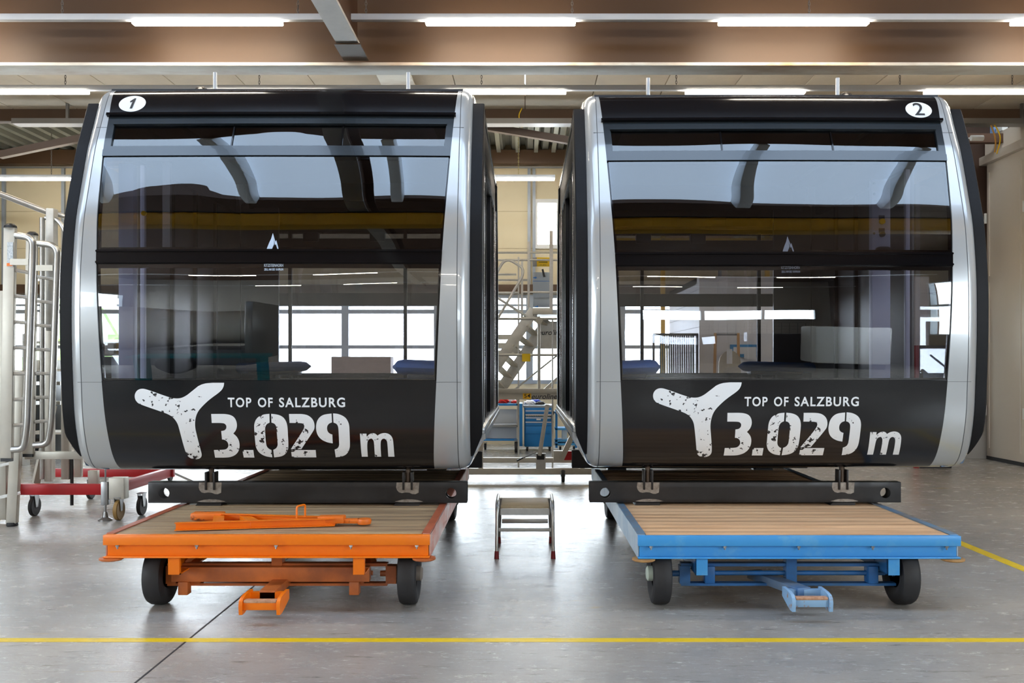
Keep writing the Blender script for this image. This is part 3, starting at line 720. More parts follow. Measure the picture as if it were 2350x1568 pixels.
    # hanger pins and vent domes on the roof
    for uu in (-.85, .86):
        b = B(); b.cyl((u(uu), Y0+1.35, 3.86), (u(uu), Y0+1.35, 4.19), .018, n=16); b.box(u(uu)-.04, u(uu)+.04, Y0+1.31, Y0+1.39, 3.865, 3.885); b.out('roof_pin', mat('zinc_tube', (176,180,184), .35, .7), c)
    ud = -.97 if num == 1 else .93
    B().lathe([(.075, 3.86), (.075, 3.97), (.068, 4.01), (.05, 4.045), (.02, 4.06)], (u(ud), Y0+1.35, 0), 'z', 24).out('roof_dome', mat('smoked_dome', (60,54,48), .2), c)
    # perch seats
    for (a, e, yy) in seats:
        s_ = B(); n = 14; yv = Y0+yy; zz = 1.585
        rows = []
        for j in range(n+1):
            f = j/n; uu = a+(e-a)*f; edge = min(1, math.sqrt(max(0, 1-((.5-min(f if a*1 == a else f, .5))/.5)**8)))
            end = abs(e) < abs(a)
            q = (1-f) if end else f
            k2 = math.sqrt(max(.02, 1-max(0, (.16-q)/.16)**2)); ring = []
            for m_ in range(16):
                th = 2*math.pi*m_/16; ring.append(Vector((u(uu), yv+.17*k2*math.cos(th), zz+.062*k2*math.sin(th)-.02*q)))
            rows.append(ring+[ring[0]])
        s_.grid(rows); st = s_.out('perch_seat', SEATB, c)
        B().box(u(min(a, e)+.12), u(max(a, e)-.12), yv-.1, yv+.1, zz-.10, zz-.045, bev=.02).out('seat_underside', SEATD, st)
        mid = (a+e)/2
        B().beam((u(mid), yv, zz-.08), (u(mid*1.05), yv+.05, .93), .03, .05).out('seat_leg', SEATD, st)
    # control pillar
    uu, yy, w_ = pillar
    pl = B().box(u(uu-w_/2), u(uu+w_/2), Y0+yy, Y0+yy+.08, .93, 3.2, bev=.01).out('control_pillar', LILAC, c)
    yb = Y0+yy-.004
    if num == 2:
        B().cyl((u(uu), yb-.025, 2.83), (u(uu), yb, 2.83), .024, n=20).out('push_button', mat('button_yellow', (230,180,40), .4), pl)
        B().cyl((u(uu), yb-.03, 2.72), (u(uu), yb, 2.72), .022, n=20).out('rotary_knob', BLACKP, pl)
        b = B(); b.box(u(uu-.025), u(uu+.025), yb-.004, yb, 2.845, 2.885).box(u(uu-.025), u(uu+.025), yb-.004, yb, 2.735, 2.775); b.out('label_frame', mat('label_frame_dark', (80,78,90), .5), pl)
        B().box(u(uu-.07), u(uu+.055), yb-.1, yb, 2.49, 2.61, bev=.03).out('speaker_box', BLACKP, pl)
        b = B()
        for zz in (3.16, 3.07, 2.73): b.cyl((u(uu-.065), yb-.004, zz), (u(uu-.065), yb, zz), .01, n=10)
        b.out('screw_cover', BLACKP, pl)
    else:
        B().box(u(uu+.30), u(uu+.36), yb-.02, yb+.02, 2.5, 3.2).out('grab_pole', STEEL, pl)
        B().cyl((u(uu+.15), yb-.02, 2.80), (u(uu+.15), yb, 2.80), .02, n=16).out('push_button', mat('button_yellow', (230,180,40), .4), pl)
    return c
uw_front = None
C1 = (-1.894, 6.75); C2 = (1.961, 6.91)
cabin(*C1, 1, 'left black and silver ropeway cabin with the round number 1 badge', (304, 238.5), [(.86, 1.42, .42), (-1.42, -.60, 3.9)], (-1.27, .50, .12))
cabin(*C2, 2, 'right black and silver ropeway cabin with the round number 2 badge', (2108, 252.5), [(-1.42, -.88, .42), (1.42, .56, 3.9)], (1.10, .95, .16))
# ---------------------------------------------------------------- beams that carry the cabins
RAWST = mat('raw_black_steel', (26,24,24), .42, .2, col2=(44,41,40), vscale=4, bump=.05, rvar=.1)
BARE = mat('ground_bare_steel', (176,168,158), .4, .6, col2=(110,100,92), vscale=18)
def cradle(x0, x1, Y, zb, zt, legs, label, front=True):
    c = thing('support_beam', ((x0+x1)/2, Y+.05, zb), label, 'support beam')
    o = B().box(x0, x1, Y, Y+.1, zb, zt, bev=.004).out('box_section', RAWST, c)
    cut(o, [B().box(x0-.05, x1+.05, Y+.008, Y+.092, zb+.008, zt-.008)])
    zm = (zb+zt)/2
    if front: cut(o, [B().cyl((X, Y-.1, zm-.005), (X, Y+.2, zm-.005), .041, n=40) for X in (x0+.125, x1-.125)])
    for k2, X in enumerate(legs):
        for sx in (-.032, .032):
            B().box(X+sx-.008, X+sx+.008, Y-.012, Y+.075, zt-.06, .77, bev=.003).out('fork_plate', RAWST, c)
        B().cyl((X, Y+.03, zt-.07), (X, Y+.03, .80), .02, n=16).out('leg_tube', mat('brown_grey_tube', (92,78,66), .4, .5), c)
        if front:
            sgn = 1 if k2 else -1
            b = B(); pts = [(-.085, 0), (-.09, -.05), (-.06, -.085), (.0, -.075), (.05, -.095), (.085, -.08), (.09, 0)]
            b.prism(chaikin([(X+p[0]*1.0, zt-.002+p[1]) for p in pts], 1, 60), Y-.0015, Y+.0005); b.prism(chaikin([(X-.1, zb+.012), (X-.03, zb+.03), (X+.06, zb+.028), (X+.12, zb+.012), (X+.08, zb+.006), (X-.06, zb+.006)], 1, 70), Y-.0015, Y+.0005)
            b.out('ground_weld_patch', BARE, c)
        b = B(); b.prism([(X-.09, zb-.0), (X+.09, zb), (X+.09, zb-.018), (X-.11, zb-.018)], Y-.02, Y+.12); b.out('foot_pad', RAWST, c)
    return c
DK1, DK2 = .512, .492
cradle(-2.922, -.449, 7.09, .530, .692, (-2.44, -.91), 'raw black steel beam with holes under the front of the left cabin')
cradle(.511, 2.98, 7.25, .510, .672, (.975, 2.52), 'raw black steel beam with holes under the front of the right cabin')
cradle(-2.922, -.449, 9.5, .530, .700, (-2.44, -.91), 'black steel beam under the rear of the left cabin', False)
cradle(.495, 2.98, 9.66, .510, .700, (.975, 2.52), 'black steel beam under the rear of the right cabin', False)
# ---------------------------------------------------------------- trailers
WOODA = mat('weathered_plank', (190,160,120), .6, col2=(120,94,70), vscale=2, stretch=(.35,7,1), thr=(.35,.68), bump=.1)
WOODB = mat('fresh_plank', (226,184,140), .55, col2=(168,120,80), vscale=2, stretch=(.35,8,1), thr=(.42,.74), bump=.1)
ORANGE = mat('orange_paint', (244,124,6), .36, col2=(230,106,14), vscale=3, thr=(.5,.8), rvar=.08)
ORSIDE = mat('worn_orange_side', (196,112,84), .4, .2, col2=(214,200,190), vscale=2.5, thr=(.45,.62))
BLUE = mat('blue_paint', (62,150,214), .42, col2=(120,178,206), vscale=3, thr=(.5,.8), rvar=.08)
BLSIDE = mat('worn_blue_side', (176,190,200), .4, .2, col2=(130,160,184), vscale=2.5, thr=(.45,.65))
BLDK = mat('blue_chassis_paint', (28,98,164), .45, col2=(46,84,116), vscale=4)
ORDK = mat('dirty_orange_chassis', (214,116,50), .45, col2=(150,82,44), vscale=3)
RUST = mat('rust', (150,100,52), .8, col2=(190,150,96), vscale=14)
def wheel(t, X, Y, r=.202, w_=.125, hub=None, side=1):
    pr = [(r*.45, -w_/2+.02), (r*.62, -w_/2+.004), (r*.84, -w_/2), (r*.95, -w_/2+.008), (r, -w_/2+.026), (r, w_/2-.026), (r*.95, w_/2-.008), (r*.84, w_/2), (r*.62, w_/2-.004), (r*.45, w_/2-.02)]
    o = B().lathe(pr, (X, Y, r), 'x', 48).out('wheel', TYRE, t)
    b = B(); b.lathe([(.05, 0), (.05, .03), (.035, .04)], (X+side*(w_/2-.015), Y, r), 'x', 20) if side > 0 else b.lathe([(.035, -.04), (.05, -.03), (.05, 0)], (X-(w_/2-.015), Y, r), 'x', 20)
    b.out('wheel_hub', hub, o)
    B().lathe([(r*.5, -w_/2+.02), (r*.5, w_/2-.02)], (X, Y, r), 'x', 32).out('wheel_rim', mat('rusty_rim', (64,46,38), .6), o); return o
def plank_deck(t, x0, x1, y0, y1, z, m, pw=.145):
    y = y0; i = 0
    b = B()
    while y < y1-.02:
        e = min(y+pw, y1); b.box(x0, x1, y+.0015, e-.003, z-.03, z+random.uniform(-.001, .001), bev=.002); y = e
    b.out('plank_deck', m, t)
def trailer(x0, x1, y0, y1, zt, P, S, CH, W, label, hubm, ty, wheels, orange):
    t = thing('flatbed_trailer', ((x0+x1)/2, (y0+y1)/2, 0), label, 'trailer')
    b = B(); b.box(x0, x1, y0, y0+.045, zt-.065, zt, bev=.003)
    b.box(x0, x1, y1-.045, y1, zt-.065, zt, bev=.003); b.out('end_angle', P, t)
    b = B(); b.box(x0+.012, x1-.012, y0+.042, y0+.054, zt-.14, zt-.06); b.box(x0, x1, y0+.0, y0+.07, zt-.148, zt-.138, bev=.003)
    b.out('end_channel', P, t)
    for X0, X1, sg in ((x0, x0+.05, -1), (x1-.05, x1, 1)):
        b = B(); b.box(X0, X1, y0+.045, y1-.045, zt-.006, zt+.002); b.box(X0 if sg < 0 else X1-.008, X0+.008 if sg < 0 else X1, y0+.045, y1-.01, zt-.14, zt); b.box(X0, X1, y0+.03, y1-.03, zt-.148, zt-.14)
        b.out('side_rail', S, t)
    b = B()
    for X0, X1 in ((x0+.004, x0+.055), (x1-.055, x1-.004)): b.box(X0, X1, y0+.05, y1-.05, zt+.002, zt+.006)
    b.out('top_strip', mat('orange_top_strip', (190,104,70), .5, col2=(150,70,40), vscale=5) if orange else mat('blue_top_strip', (84,126,158), .5, col2=(120,110,96), vscale=7), t)
    plank_deck(t, x0+.055, x1-.055, y0+.045, y1-.045, zt-.001, W)
    for X in (x0+.05, x1-.05): B().lathe([(.065, zt-.166), (.075, zt-.16), (.075, zt-.15)], (X+( -.01 if X < (x0+x1)/2 else .01), y0+.035, 0), 'z', 20).out('corner_pad', ORDK if orange else RUST, t)
    for j in range(5):
        X = x0+.085+(x1-x0-.17)*(j/4 if not orange else (0, .265, .53, .78, 1)[j])
        b = B(); b.cyl((X, y0+.02, zt-.092), (X, y0+.02, zt-.062), .006, n=8); b.cyl((X, y0+.02, zt-.078), (X, y0+.02, zt-.064), .012, n=6); b.out('deck_bolt', STEEL, t)
    # chassis
    zl = zt-.148
    L = (x0+.42, x1-.42) if not orange else (x0+.44, x1-.46)
    for X in L:
        b = B(); b.box(X-.038, X+.038, y0+.04, y0+.06, zl-.115, zl); b.box(X-.038, X-.030, y0+.04, y1-.1, zl-.115, zl); b.box(X-.038, X+.038, y0+.04, y1-.1, zl-.115, zl-.107); b.out('chassis_channel', P if orange else BLDK, t)
        B().box(X-.036, X+.036, y0+.035, y0+.04, zl-.113, zl).out('channel_end', P, t)
    if orange:
        B().box(x0+.36, x1-.42, y0+.2, y0+.28, .165, .262, bev=.004).out('cross_tube', ORDK, t)
        for X in (x0+.44, x1-.52): B().box(X-.032, X+.032, y0+.19, y0+.26, .08, .166, bev=.003).out('tube_stub', ORDK, t)
    for (wx, wy) in wheels:
        wheel(t, wx, wy, .202, .125, hubm, -1 if wx < (x0+x1)/2 else 1)
    for wy in sorted(set(w_[1] for w_ in wheels)):
        xa, xb = x0+.31, x1-.31; m = CH; dk = ORDK if orange else BLDK
        B().box(xa, xb, wy-.03, wy+.03, .255, .275).out('axle_upper_bar', dk, t)
        B().box(xa, xb, wy-.03, wy+.03, .125, .142).out('axle_lower_bar', dk, t)
        B().cyl((xa+.1, wy, .205), (xb-.1, wy, .205), .016, n=12).out('track_rod', dk, t)
        for X, sg in ((xa, 1), (xb, -1)):
            b = B(); b.box(X-.01, X+.06, wy-.035, wy+.035, .14, .258); b.cyl((X-sg*.12, wy, .202), (X+sg*.05, wy, .202), .02, n=12); b.out('steering_knuckle', dk, t)
            B().box(X+sg*.19-.035, X+sg*.19+.035, wy-.045, wy+.045, .14, .258, bev=.01).out('axle_block', dk, t)
            B().beam((X+sg*.10, wy+.02, .27), (X+sg*.2, wy+.12, zl), .04, .03).out('axle_strut', dk, t)
        B().box((xa+xb)/2-.035, (xa+xb)/2+.035, wy-.04, wy+.04, .14, zl).out('kingpin_block', dk, t)
    # drawbar and coupling
    tx0, tx1 = ty
    b = B(); b.beam((tx0, y0+.42, .155), (tx1, y0-.1, .155), .10, .055, bev=.003); db = b.out('drawbar', ORDK if orange else mat('bare_blue_drawbar', (132,138,138), .5, .3, col2=(50,110,168), vscale=3), t)
    b = B(); X = tx1; yf = y0-.26; ye = y0-.08
    b.box(X-.105, X+.105, ye-.02, ye+.02, .11, .17)
    b.box(X-.105, X+.105, yf, yf+.03, .10, .155, bev=.006)
    for sg in (-1, 1):
        a = X+sg*.115; b.prism(chaikin([(yf-.01, .075), (yf-.02, .15), (yf+.03, .182), (ye+.03, .18), (ye+.03, .12), (yf+.05, .075)], 1, 70), a-.011, a+.011, 'yz')
    b.out('tow_coupling', P if orange else mat('worn_light_blue', (140,178,212), .45, col2=(160,110,70), vscale=16, thr=(.58,.66)), db)
    B().box(X-.10, X+.10, yf-.004, yf+.045, .145, .162, bev=.004).out('coupling_pin', mat('worn_pale_pin', (214,170,140) if orange else (180,180,172), .5, col2=(150,100,60), vscale=20), db)
    return t
trailer(-2.70, -.61, 5.85, 10.0, DK1, ORANGE, ORSIDE, ORDK, WOODA, 'orange flatbed trailer under the left cabin', mat('grey_hub', (120,110,100), .5), (-1.62, -1.62),
        [(-2.44, 6.14), (-.775, 6.14), (-2.44, 9.45), (-.775, 9.45)], True)
trailer(.732, 2.822, 5.92, 10.1, DK2, BLUE, BLSIDE, BLDK, WOODB, 'light blue flatbed trailer under the right cabin', mat('pale_hub', (186,196,180), .5), (1.58, 1.775),
        [(.90, 6.14), (2.52, 6.14), (.90, 9.55), (2.52, 9.55)], False)
# A-shaped tow bar lying on the orange trailer
z = DK1+.002
t = thing('tow_frame', (-1.7, 6.2, z), 'orange A-shaped tow frame lying on the planks of the orange trailer', 'tow frame')
A1, A2, TP = Vector((-2.29, 6.0, z+.03)), Vector((-2.31, 6.4, z+.03)), Vector((-1.28, 6.2, z+.03))
for a in (A1, A2):
    e = TP+Vector((0, .03 if a is A2 else -.03, .0)); b = B(); b.beam(a, e, .008, .046)
    for dz in (-.023, .023): b.beam(a+Vector((0, -.016, dz)), e+Vector((0, -.016, dz)), .036, .005)
    b.out('channel_arm', ORANGE, t)
for f in (.22, .45): B().beam(A1.lerp(TP, f)+Vector((.04, 0, .0)), A2.lerp(TP, f*.8)+Vector((0, 0, 0)), .07, .03).out('cross_plate', ORANGE, t)
B().box(-2.32, -2.10, 6.33, 6.43, z+.01, z+.06, bev=.012).out('socket', mat('chipped_orange', (224,110,20), .5, col2=(70,50,40), vscale=12, thr=(.55,.62)), t)
b = B(); b.beam(TP+Vector((-.12, 0, .01)), TP+Vector((.06, 0, .012)), .09, .05, bev=.01).beam(TP+Vector((.02, 0, 0)), TP+Vector((.16, 0, 0)), .06, .03, bev=.006)
b.lathe([(.045, z+.01), (.05, z+.03), (.045, z+.045)], (TP.x+.19, TP.y, 0), 'z', 20); b.out('tow_eye', MATS['chipped_orange'], t)
b = B(); b.tube(bend([(-1.535, 6.15, z+.055), (-1.535, 6.15, z+.135), (-1.50, 6.24, z+.135), (-1.50, 6.24, z+.055)], .02), .007, n=8); b.out('loop_handle', ORANGE, t)
# step stool
t = thing('step_stool', (.01, 7.9, 0), 'small aluminium step stool with wooden top standing between the trailers', 'step stool')
zs = .42; xa, xb = -.235, .232; yf, yr = 7.66, 8.14
B().box(xa+.03, xb-.03, yf-.0, yr, zs-.022, zs, bev=.004).out('wooden_tread', mat('stool_wood', (196,176,140), .6, col2=(160,140,108), vscale=5, stretch=(1,6,1)), t)
B().box(xa+.03, xb-.03, yf-.012, yf, zs-.075, zs-.022).out('tread_edge', ALU_DULL, t)
for sx in (xa, xb):
    sg = -1 if sx < 0 else 1
    B().tube(bend([(sx+sg*-.0, yf-.10, .05), (sx, yf-.01, zs-.01), (sx, yf+.03, zs+.03), (sx, yr-.03, zs+.03)], .05), .0135, n=12).out('side_tube', ALU, t)
    B().tube([(sx+sg*-.02, yr-.02, zs-.0), (sx, yr+.07, .05)], .0135, n=12).out('rear_leg', ALU, t)
    for yy in (yf-.11, yr+.08): B().cyl((sx, yy, 0), (sx, yy+(.01 if yy < yr else -.01), .062), .02, .0165, n=16).out('rubber_foot', mat('dark_red_rubber', (130,34,36), .6), t)
B().box(xa+.01, xb-.01, yf-.055, yf-.03, .215, .24, bev=.003).out('lower_brace', ALU_DULL, t)
B().box(xa+.03, xb-.03, yr-.05, yr+.03, .20, .235, bev=.003).out('rear_step', ALU, t)
# ---------------------------------------------------------------- small builders for casters
def caster(X, Y, r, parent, m=None, w_=.035, top=None, name='caster'):
    top = top or 2*r+.04
    o = B().lathe([(r*.4, -w_/2), (r*.92, -w_/2), (r, -w_/2+.006), (r, w_/2-.006), (r*.92, w_/2), (r*.4, w_/2)], (X, Y, r), 'x', 28).out(name, m or DARK, parent)
    b = B(); b.prism([(Y-.02, r-.01), (Y+.02, r-.01), (Y+.05, top), (Y-.05, top)], X-w_/2-.008, X-w_/2-.004, 'yz').prism([(Y-.02, r-.01), (Y+.02, r-.01), (Y+.05, top), (Y-.05, top)], X+w_/2+.004, X+w_/2+.008, 'yz').box(X-.035, X+.035, Y-.05, Y+.05, top-.006, top); b.cyl((X-w_/2-.01, Y, r), (X+w_/2+.01, Y, r), .01, n=10)
    b.out('caster_fork', STEEL, o); return o
PUTTY = mat('putty_grey_aluminium', (198,192,178), .45, .35, var=.15, vscale=5)
# ---------------------------------------------------------------- scaffold at the left with red base
t = thing('mobile_scaffold', (-5.2, 10.2, 0), 'aluminium mobile scaffold tower on a red wheeled base left of the left cabin', 'scaffold')
Ys = 9.42
B().box(-5.75, -4.33, Ys, Ys+.07, .262, .372, bev=.004).out('red_base_beam', RED, t)
B().box(-5.75, -4.2, Ys+1.5, Ys+1.56, .262, .36, bev=.004).out('red_base_beam', RED, t)
B().box(-4.28, -4.22, Ys+.1, Ys+1.6, .262, .372, bev=.004).out('red_base_beam', RED, t)
B().box(-5.2, -3.9, Ys-.02+.1, Ys+.16, .62, .70, bev=.004).out('cross_beam', PUTTY, t)
for X in (-4.32, -5.72):
    b = B(); b.box(X-.035, X+.035, Ys-.03, Ys+.04, .16, .40, bev=.004); b.cyl((X, Ys, .09), (X, Ys, .16), .012, n=12); b.cyl((X, Ys, .40), (X, Ys, .56), .009, n=10); b.lathe([(.07, 0), (.07, .012), (.03, .035), (.02, .09)], (X, Ys, 0), 'z', 24)
    b.out('jack_foot', STEEL, t)
B().box(-4.28, -4.12, Ys-.02, Ys+.1, .22, .44, bev=.006).out('corner_bracket', PUTTY, t)
BRN = mat('ochre_wheel', (150,116,62), .5, .2)
caster(-4.19, Ys+.02, .105, t, BRN, .045, .24); caster(-4.08, Ys+.32, .105, t, DARK, .04, .24); caster(-5.2, Ys+.28, .105, t, DARK, .04, .24); caster(-5.18, Ys+1.5, .10, t, DARK, .04, .24); caster(-5.65, Ys+.3, .1, t, DARK, .04, .24)
for (xp, y0p, y1p, Yd, w_) in ((152, 520, 1100, 9.9, .085), (118, 480, 1100, 10.2, .06), (180, 800, 1095, 9.75, .07), (112, 500, 1105, 9.9, .07), (215, 1080, 1112, 9.7, .1)):
    a = px(xp, y0p, Yd); c_ = px(xp, y1p, Yd); B().box(a.x-w_/2, a.x+w_/2, Yd-.03, Yd+.03, c_.z, a.z, bev=.004).out('upright', PUTTY, t)
for (xa_, ya_, xb_, yb_, Yd) in ((84, 640, 140, 650, 10.2), (84, 560, 145, 585, 10.2), (84, 720, 140, 725, 10.2), (85, 880, 140, 880, 10.3), (84, 925, 140, 925, 10.3)):
    B().beam(px(xa_, ya_, Yd), px(xb_, yb_, Yd), .04, .04).out('rung', ALU, t)
B().beam(px(122, 930, 10), px(82, 1110, 9.8), .035, .08).out('brace', PUTTY, t)
B().tube([px(-40, 430, 9.4), px(108, 487, 9.7)], .03, n=14).out('handrail', ALU, t)
B().tube([px(105, 482, 9.75), px(190, 512, 9.9)], .026, n=14).out('handrail', ALU, t)
B().tube(bend([px(104, 500, 9.7), px(130, 502, 9.7), px(150, 528, 9.7), px(151, 700, 9.7)], .12), .024, n=12).out('handrail', ALU, t)
B().box(-5.06, -4.98, 9.66, 9.76, EYE+(VY-760)/216, EYE+(VY-480)/216, bev=.006).out('upright', ALU_DULL, t)
B().tube([px(97, 1100, 9.7), px(97, 500, 9.7)], .026, n=12).out('upright', ALU, t)
# two hooped ladder sections
def hoop_ladder(xs, y0p, y1p, Yd, xh, label, cap=True, rungs=7, skew=.012):
    t = thing('hooped_ladder', px(xs, y1p, Yd), label, 'ladder')
    a = px(xs, y0p, Yd); e = px(xs-8, y1p, Yd); s = F/Yd
    B().beam(e, a, .11, .05, up=(0, 1, 0), bev=.006).out('stringer', PUTTY, t)
    if cap: B().lathe([(.06, 0), (.056, .02), (.03, .04)], (a.x, a.y, a.z-.005), 'z', 20).out('end_cap', BLACKP, t)
    B().beam(e+Vector((.0, 0, 0)), e+Vector((0, 0, -.03)), .10, .05, up=(0, 1, 0)).out('end_cap', BLACKP, t)
    H = [px(xs+12, y0p+18, Yd), px(xh, y0p+24, Yd), px(xh-2, y0p+90, Yd-.02), px(xh-14, y1p-70, Yd-.02), px(xh-22, y1p-22, Yd), px(xs+4, y1p-20, Yd)]
    B().tube(bend(H, .16, 8), .034, n=14).out('hoop_tube', ALU, t)
    for j in range(rungs):
        f = (j+.6)/rungs; yy = y0p+60+(y1p-y0p-110)*f; x_ = xs-8*f
        B().beam(px(x_, yy, Yd), px(xh-8-8*f, yy+9-14*f, Yd+.05), .035, .035, bev=.006).out('rung', ALU, t)
    for yy in (.15, .85): q = y0p+(y1p-y0p)*yy; B().beam(px(xs, q, Yd-.03), px(xh-10, q, Yd-.03), .02, .06).out('hoop_bracket', PUTTY, t); return t
hoop_ladder(24, 522, 1052, 8.9, 76, 'front ladder section with bent tube hoop at the left edge, sticker on its stringer')
o = [q for q in bpy.data.objects if q.get('label', '').startswith('front ladder')][0]
p = px(22, 583, 8.86); B().box(p.x-.028, p.x+.028, 8.868, 8.872, px(0, 612, 8.87).z, px(0, 556, 8.87).z).out('sticker', mat('sticker_white', (225,228,228), .5, col2=(150,160,165), vscale=60), o)
B().box(p.x-.032, p.x+.024, 8.867, 8.872, px(0, 611, 8.87).z, px(0, 604, 8.87).z).out('sticker_band', mat('sticker_orange', (240,120,20), .5), o)
hoop_ladder(74, 540, 1042, 9.5, 132, 'second ladder section with bent tube hoop, behind the front one')
t = thing('scaffold_ladder', (-5.3, 8.95, 0), 'tall ladder leg with black foot and stub rungs at the lower left edge', 'ladder')
B().beam((-5.10, 9.1, .03), px(46, 850, 9.1), .10, .06, up=(0, 1, 0), bev=.005).out('stringer', PUTTY, t)
B().lathe([(.05, 0), (.055, .01), (.05, .035)], (-5.10, 9.1, 0), 'z', 16).out('rubber_foot', DARK, t)
for yy in (1065, 1138): B().beam(px(-40, yy+12, 9.1), px(44, yy-6, 9.1), .05, .03).out('rung', ALU, t)
tag(B().box(px(-8, 0, 9.3).x, px(17, 0, 9.3).x, 9.27, 9.33, .03, px(0, 668, 9.3).z, bev=.006).out('scaffold_upright', PUTTY), 'wide grey aluminium upright cut by the left picture edge', 'upright')
# equipment further back at the left
o = thing('cabinet', (-8.5, 15.8, 0), 'tall yellow equipment cabinet behind the ladders at the left edge', 'cabinet')
B().box(px(-30, 0, 15.8).x, px(41, 0, 15.8).x, 15.8, 16.3, .12, 1.42, bev=.02).out('body', mat('deep_yellow_paint', (238,172,10), .45), o)
B().box(px(26, 0, 15.8).x, px(31, 0, 15.8).x, 15.79, 15.8, 1.15, 1.25).out('control_label', WHITE, o)
B().box(px(-30, 0, 15.8).x, px(41, 0, 15.8).x, 15.82, 16.28, 0, .12).out('plinth', DARK, o)
o = thing('cabinet', (-7.9, 16.2, 0), 'dark glass-fronted cabinet behind the second ladder section', 'cabinet')
B().box(px(76, 0, 16.2).x, px(124, 0, 16.2).x, 16.2, 16.7, 0, 1.6, bev=.01).out('body', mat('anthracite_paint', (46,50,54), .4), o)
B().box(px(84, 0, 16.2).x, px(98, 0, 16.2).x, 16.19, 16.2, .3, 1.5).out('door_glass', mat('dark_glass_sheet', (70,84,92), .1), o)
B().box(px(104, 0, 16.2).x, px(120, 0, 16.2).x, 16.19, 16.2, .3, 1.5).out('door_glass', mat('dark_glass_sheet', (70,84,92), .1), o)
o = thing('shelf_rack', (-7.6, 14.6, 0), 'aluminium profile rack with white boxes behind the scaffold', 'rack')
for xp in (60, 150, 178, 205): q = px(xp, 0, 14.6).x; B().box(q-.04, q+.04, 14.56, 14.64, 0, 2.1).out('post', ALU, o)
for zz in (.5, 1.5, 1.95): B().box(px(60, 0, 14.6).x, px(205, 0, 14.6).x, 14.5, 15.1, zz, zz+.03).out('shelf', PUTTY, o)
for i, xp in enumerate((90, 125)):
    q = px(xp, 0, 14.8).x; tag(B().box(q-.1, q+.1, 14.6, 14.95, 1.53, 1.68, bev=.01).out('storage_box', mat('box_white', (214,214,208), .5)), ('left' if i == 0 else 'right')+' white storage box on the rack behind the scaffold', 'box', 'white boxes on the rack')
for i, (xp, w_) in enumerate(((238, .088), (262, .085), (288, .085))):
    q = px(xp, 0, 16.5).x; zt_ = px(0, 785, 16.5).z
    tag(B().box(q-w_, q+w_, 16.3, 16.6, zt_-.22, zt_, bev=.01).out('crate', mat('wood_crate_%d' % i, ((150,116,82), (224,224,220), (168,130,60))[i], .6)), ('brown', 'white', 'ochre')[i]+' crate on the far bench, seen through the lower left corner of the left cabin', 'crate')
o = thing('work_bench', (px(262, 0, 16.5).x, 16.5, 0), 'far work bench seen through the lower left corner of the left cabin', 'work bench')
B().box(px(215, 0, 16.5).x, px(312, 0, 16.5).x, 16.2, 16.9, px(0, 812, 16.5).z-.04, px(0, 813, 16.5).z).out('bench_top', PUTTY, o)
for xp in (225, 262, 300): q = px(xp, 0, 16.5).x; B().box(q-.1, q+.04, 16.3, 16.8, 0, px(0, 814, 16.5).z-.04).out('leg', mat('bench_leg_dark', (60,58,60), .5), o)
o = thing('hanging_hose', (px(165, 0, 9.9).x, 9.9, 0), 'black hose hanging behind the red scaffold base', 'hose')
B().cyl(px(165, 1040, 9.9), px(165, 1160, 9.9), .018, n=10).out('hose', BLACKP, o)
# small trolley whose casters show beside the left beam
t = thing('steel_trolley', (-3.4, 9.3, 0), 'low dark trolley whose casters show left of the black beam', 'trolley')
B().box(-3.55, -3.0, 9.15, 9.65, .24, .28, bev=.005).out('frame', STEEL, t)
caster(-3.42, 9.3, .095, t, mat('brown_wheel', (70,44,36), .5), .04, .24); caster(-3.15, 9.5, .095, t, DARK, .04, .24)
caster(px(364, 1090, 12.2).x, 12.6, .07, t, DARK, .035, .2)
B().beam((-3.2, 9.6, .26), (px(364, 0, 12.6).x, 12.6, .22), .05, .03).out('frame_rail', STEEL, t)
# ---------------------------------------------------------------- scaffold bridge and stair between the cabins
Yg = 12.5; sg_ = F/Yg
def X_(x, Y=Yg): return (x-VX)*Y/F
def Z_(y, Y=Yg): return EYE-(y-VY)*Y/F
t = thing('work_platform', (.3, Yg, 0), 'aluminium work platform with guard rails standing behind the gap between the cabins', 'platform')
B().box(X_(1030), X_(1375), Yg-.04, Yg+.04, Z_(1089), Z_(1075), bev=.004).out('base_tube', PUTTY, t)
B().box(X_(1030), X_(1375), Yg+.6, Yg+.68, .20, .27, bev=.004).out('base_tube', PUTTY, t)
caster(X_(1292), Yg, .09, t, DARK, .045, .16); caster(X_(980), Yg+.1, .09, t, DARK, .045, .16)
b = B(); b.box(X_(1095), X_(1345), Yg-.03, Yg+.03, Z_(903), Z_(892), bev=.003).box(X_(1095), X_(1345), Yg-.02, Yg+.02, Z_(917), Z_(903)); b.out('deck_beam', PUTTY, t)
B().box(X_(1095), X_(1345), Yg+.03, Yg+.62, Z_(899), Z_(896)).out('deck_plate', ALU_DULL, t)
for yy, x0p, x1p in ((732, 1095, 1340), (815, 1095, 1340)): B().cyl((X_(x0p), Yg, Z_(yy)), (X_(x1p), Yg, Z_(yy)), .018, n=12).out('guard_rail', ALU_DULL, t)
B().cyl((X_(1237), Yg, Z_(892)), (X_(1237), Yg, Z_(735)), .021, n=12).out('guard_post', ALU_DULL, t)
B().prism([(X_(1229), Z_(735)), (X_(1237), Z_(726)), (X_(1246), Z_(735)), (X_(1241), Z_(744)), (X_(1233), Z_(744))], Yg-.03, Yg+.03).out('rail_joint', PUTTY, t)
for X in (X_(1095)+.05, X_(1345)-.05): B().box(X-.03, X+.03, Yg-.03, Yg+.03, Z_(1075), Z_(892)).out('platform_leg', PUTTY, t)
B().box(X_(1230), X_(1252), Yg-.045, Yg-.03, Z_(1076), Z_(1040)).out('clamp_block', ALU, t)
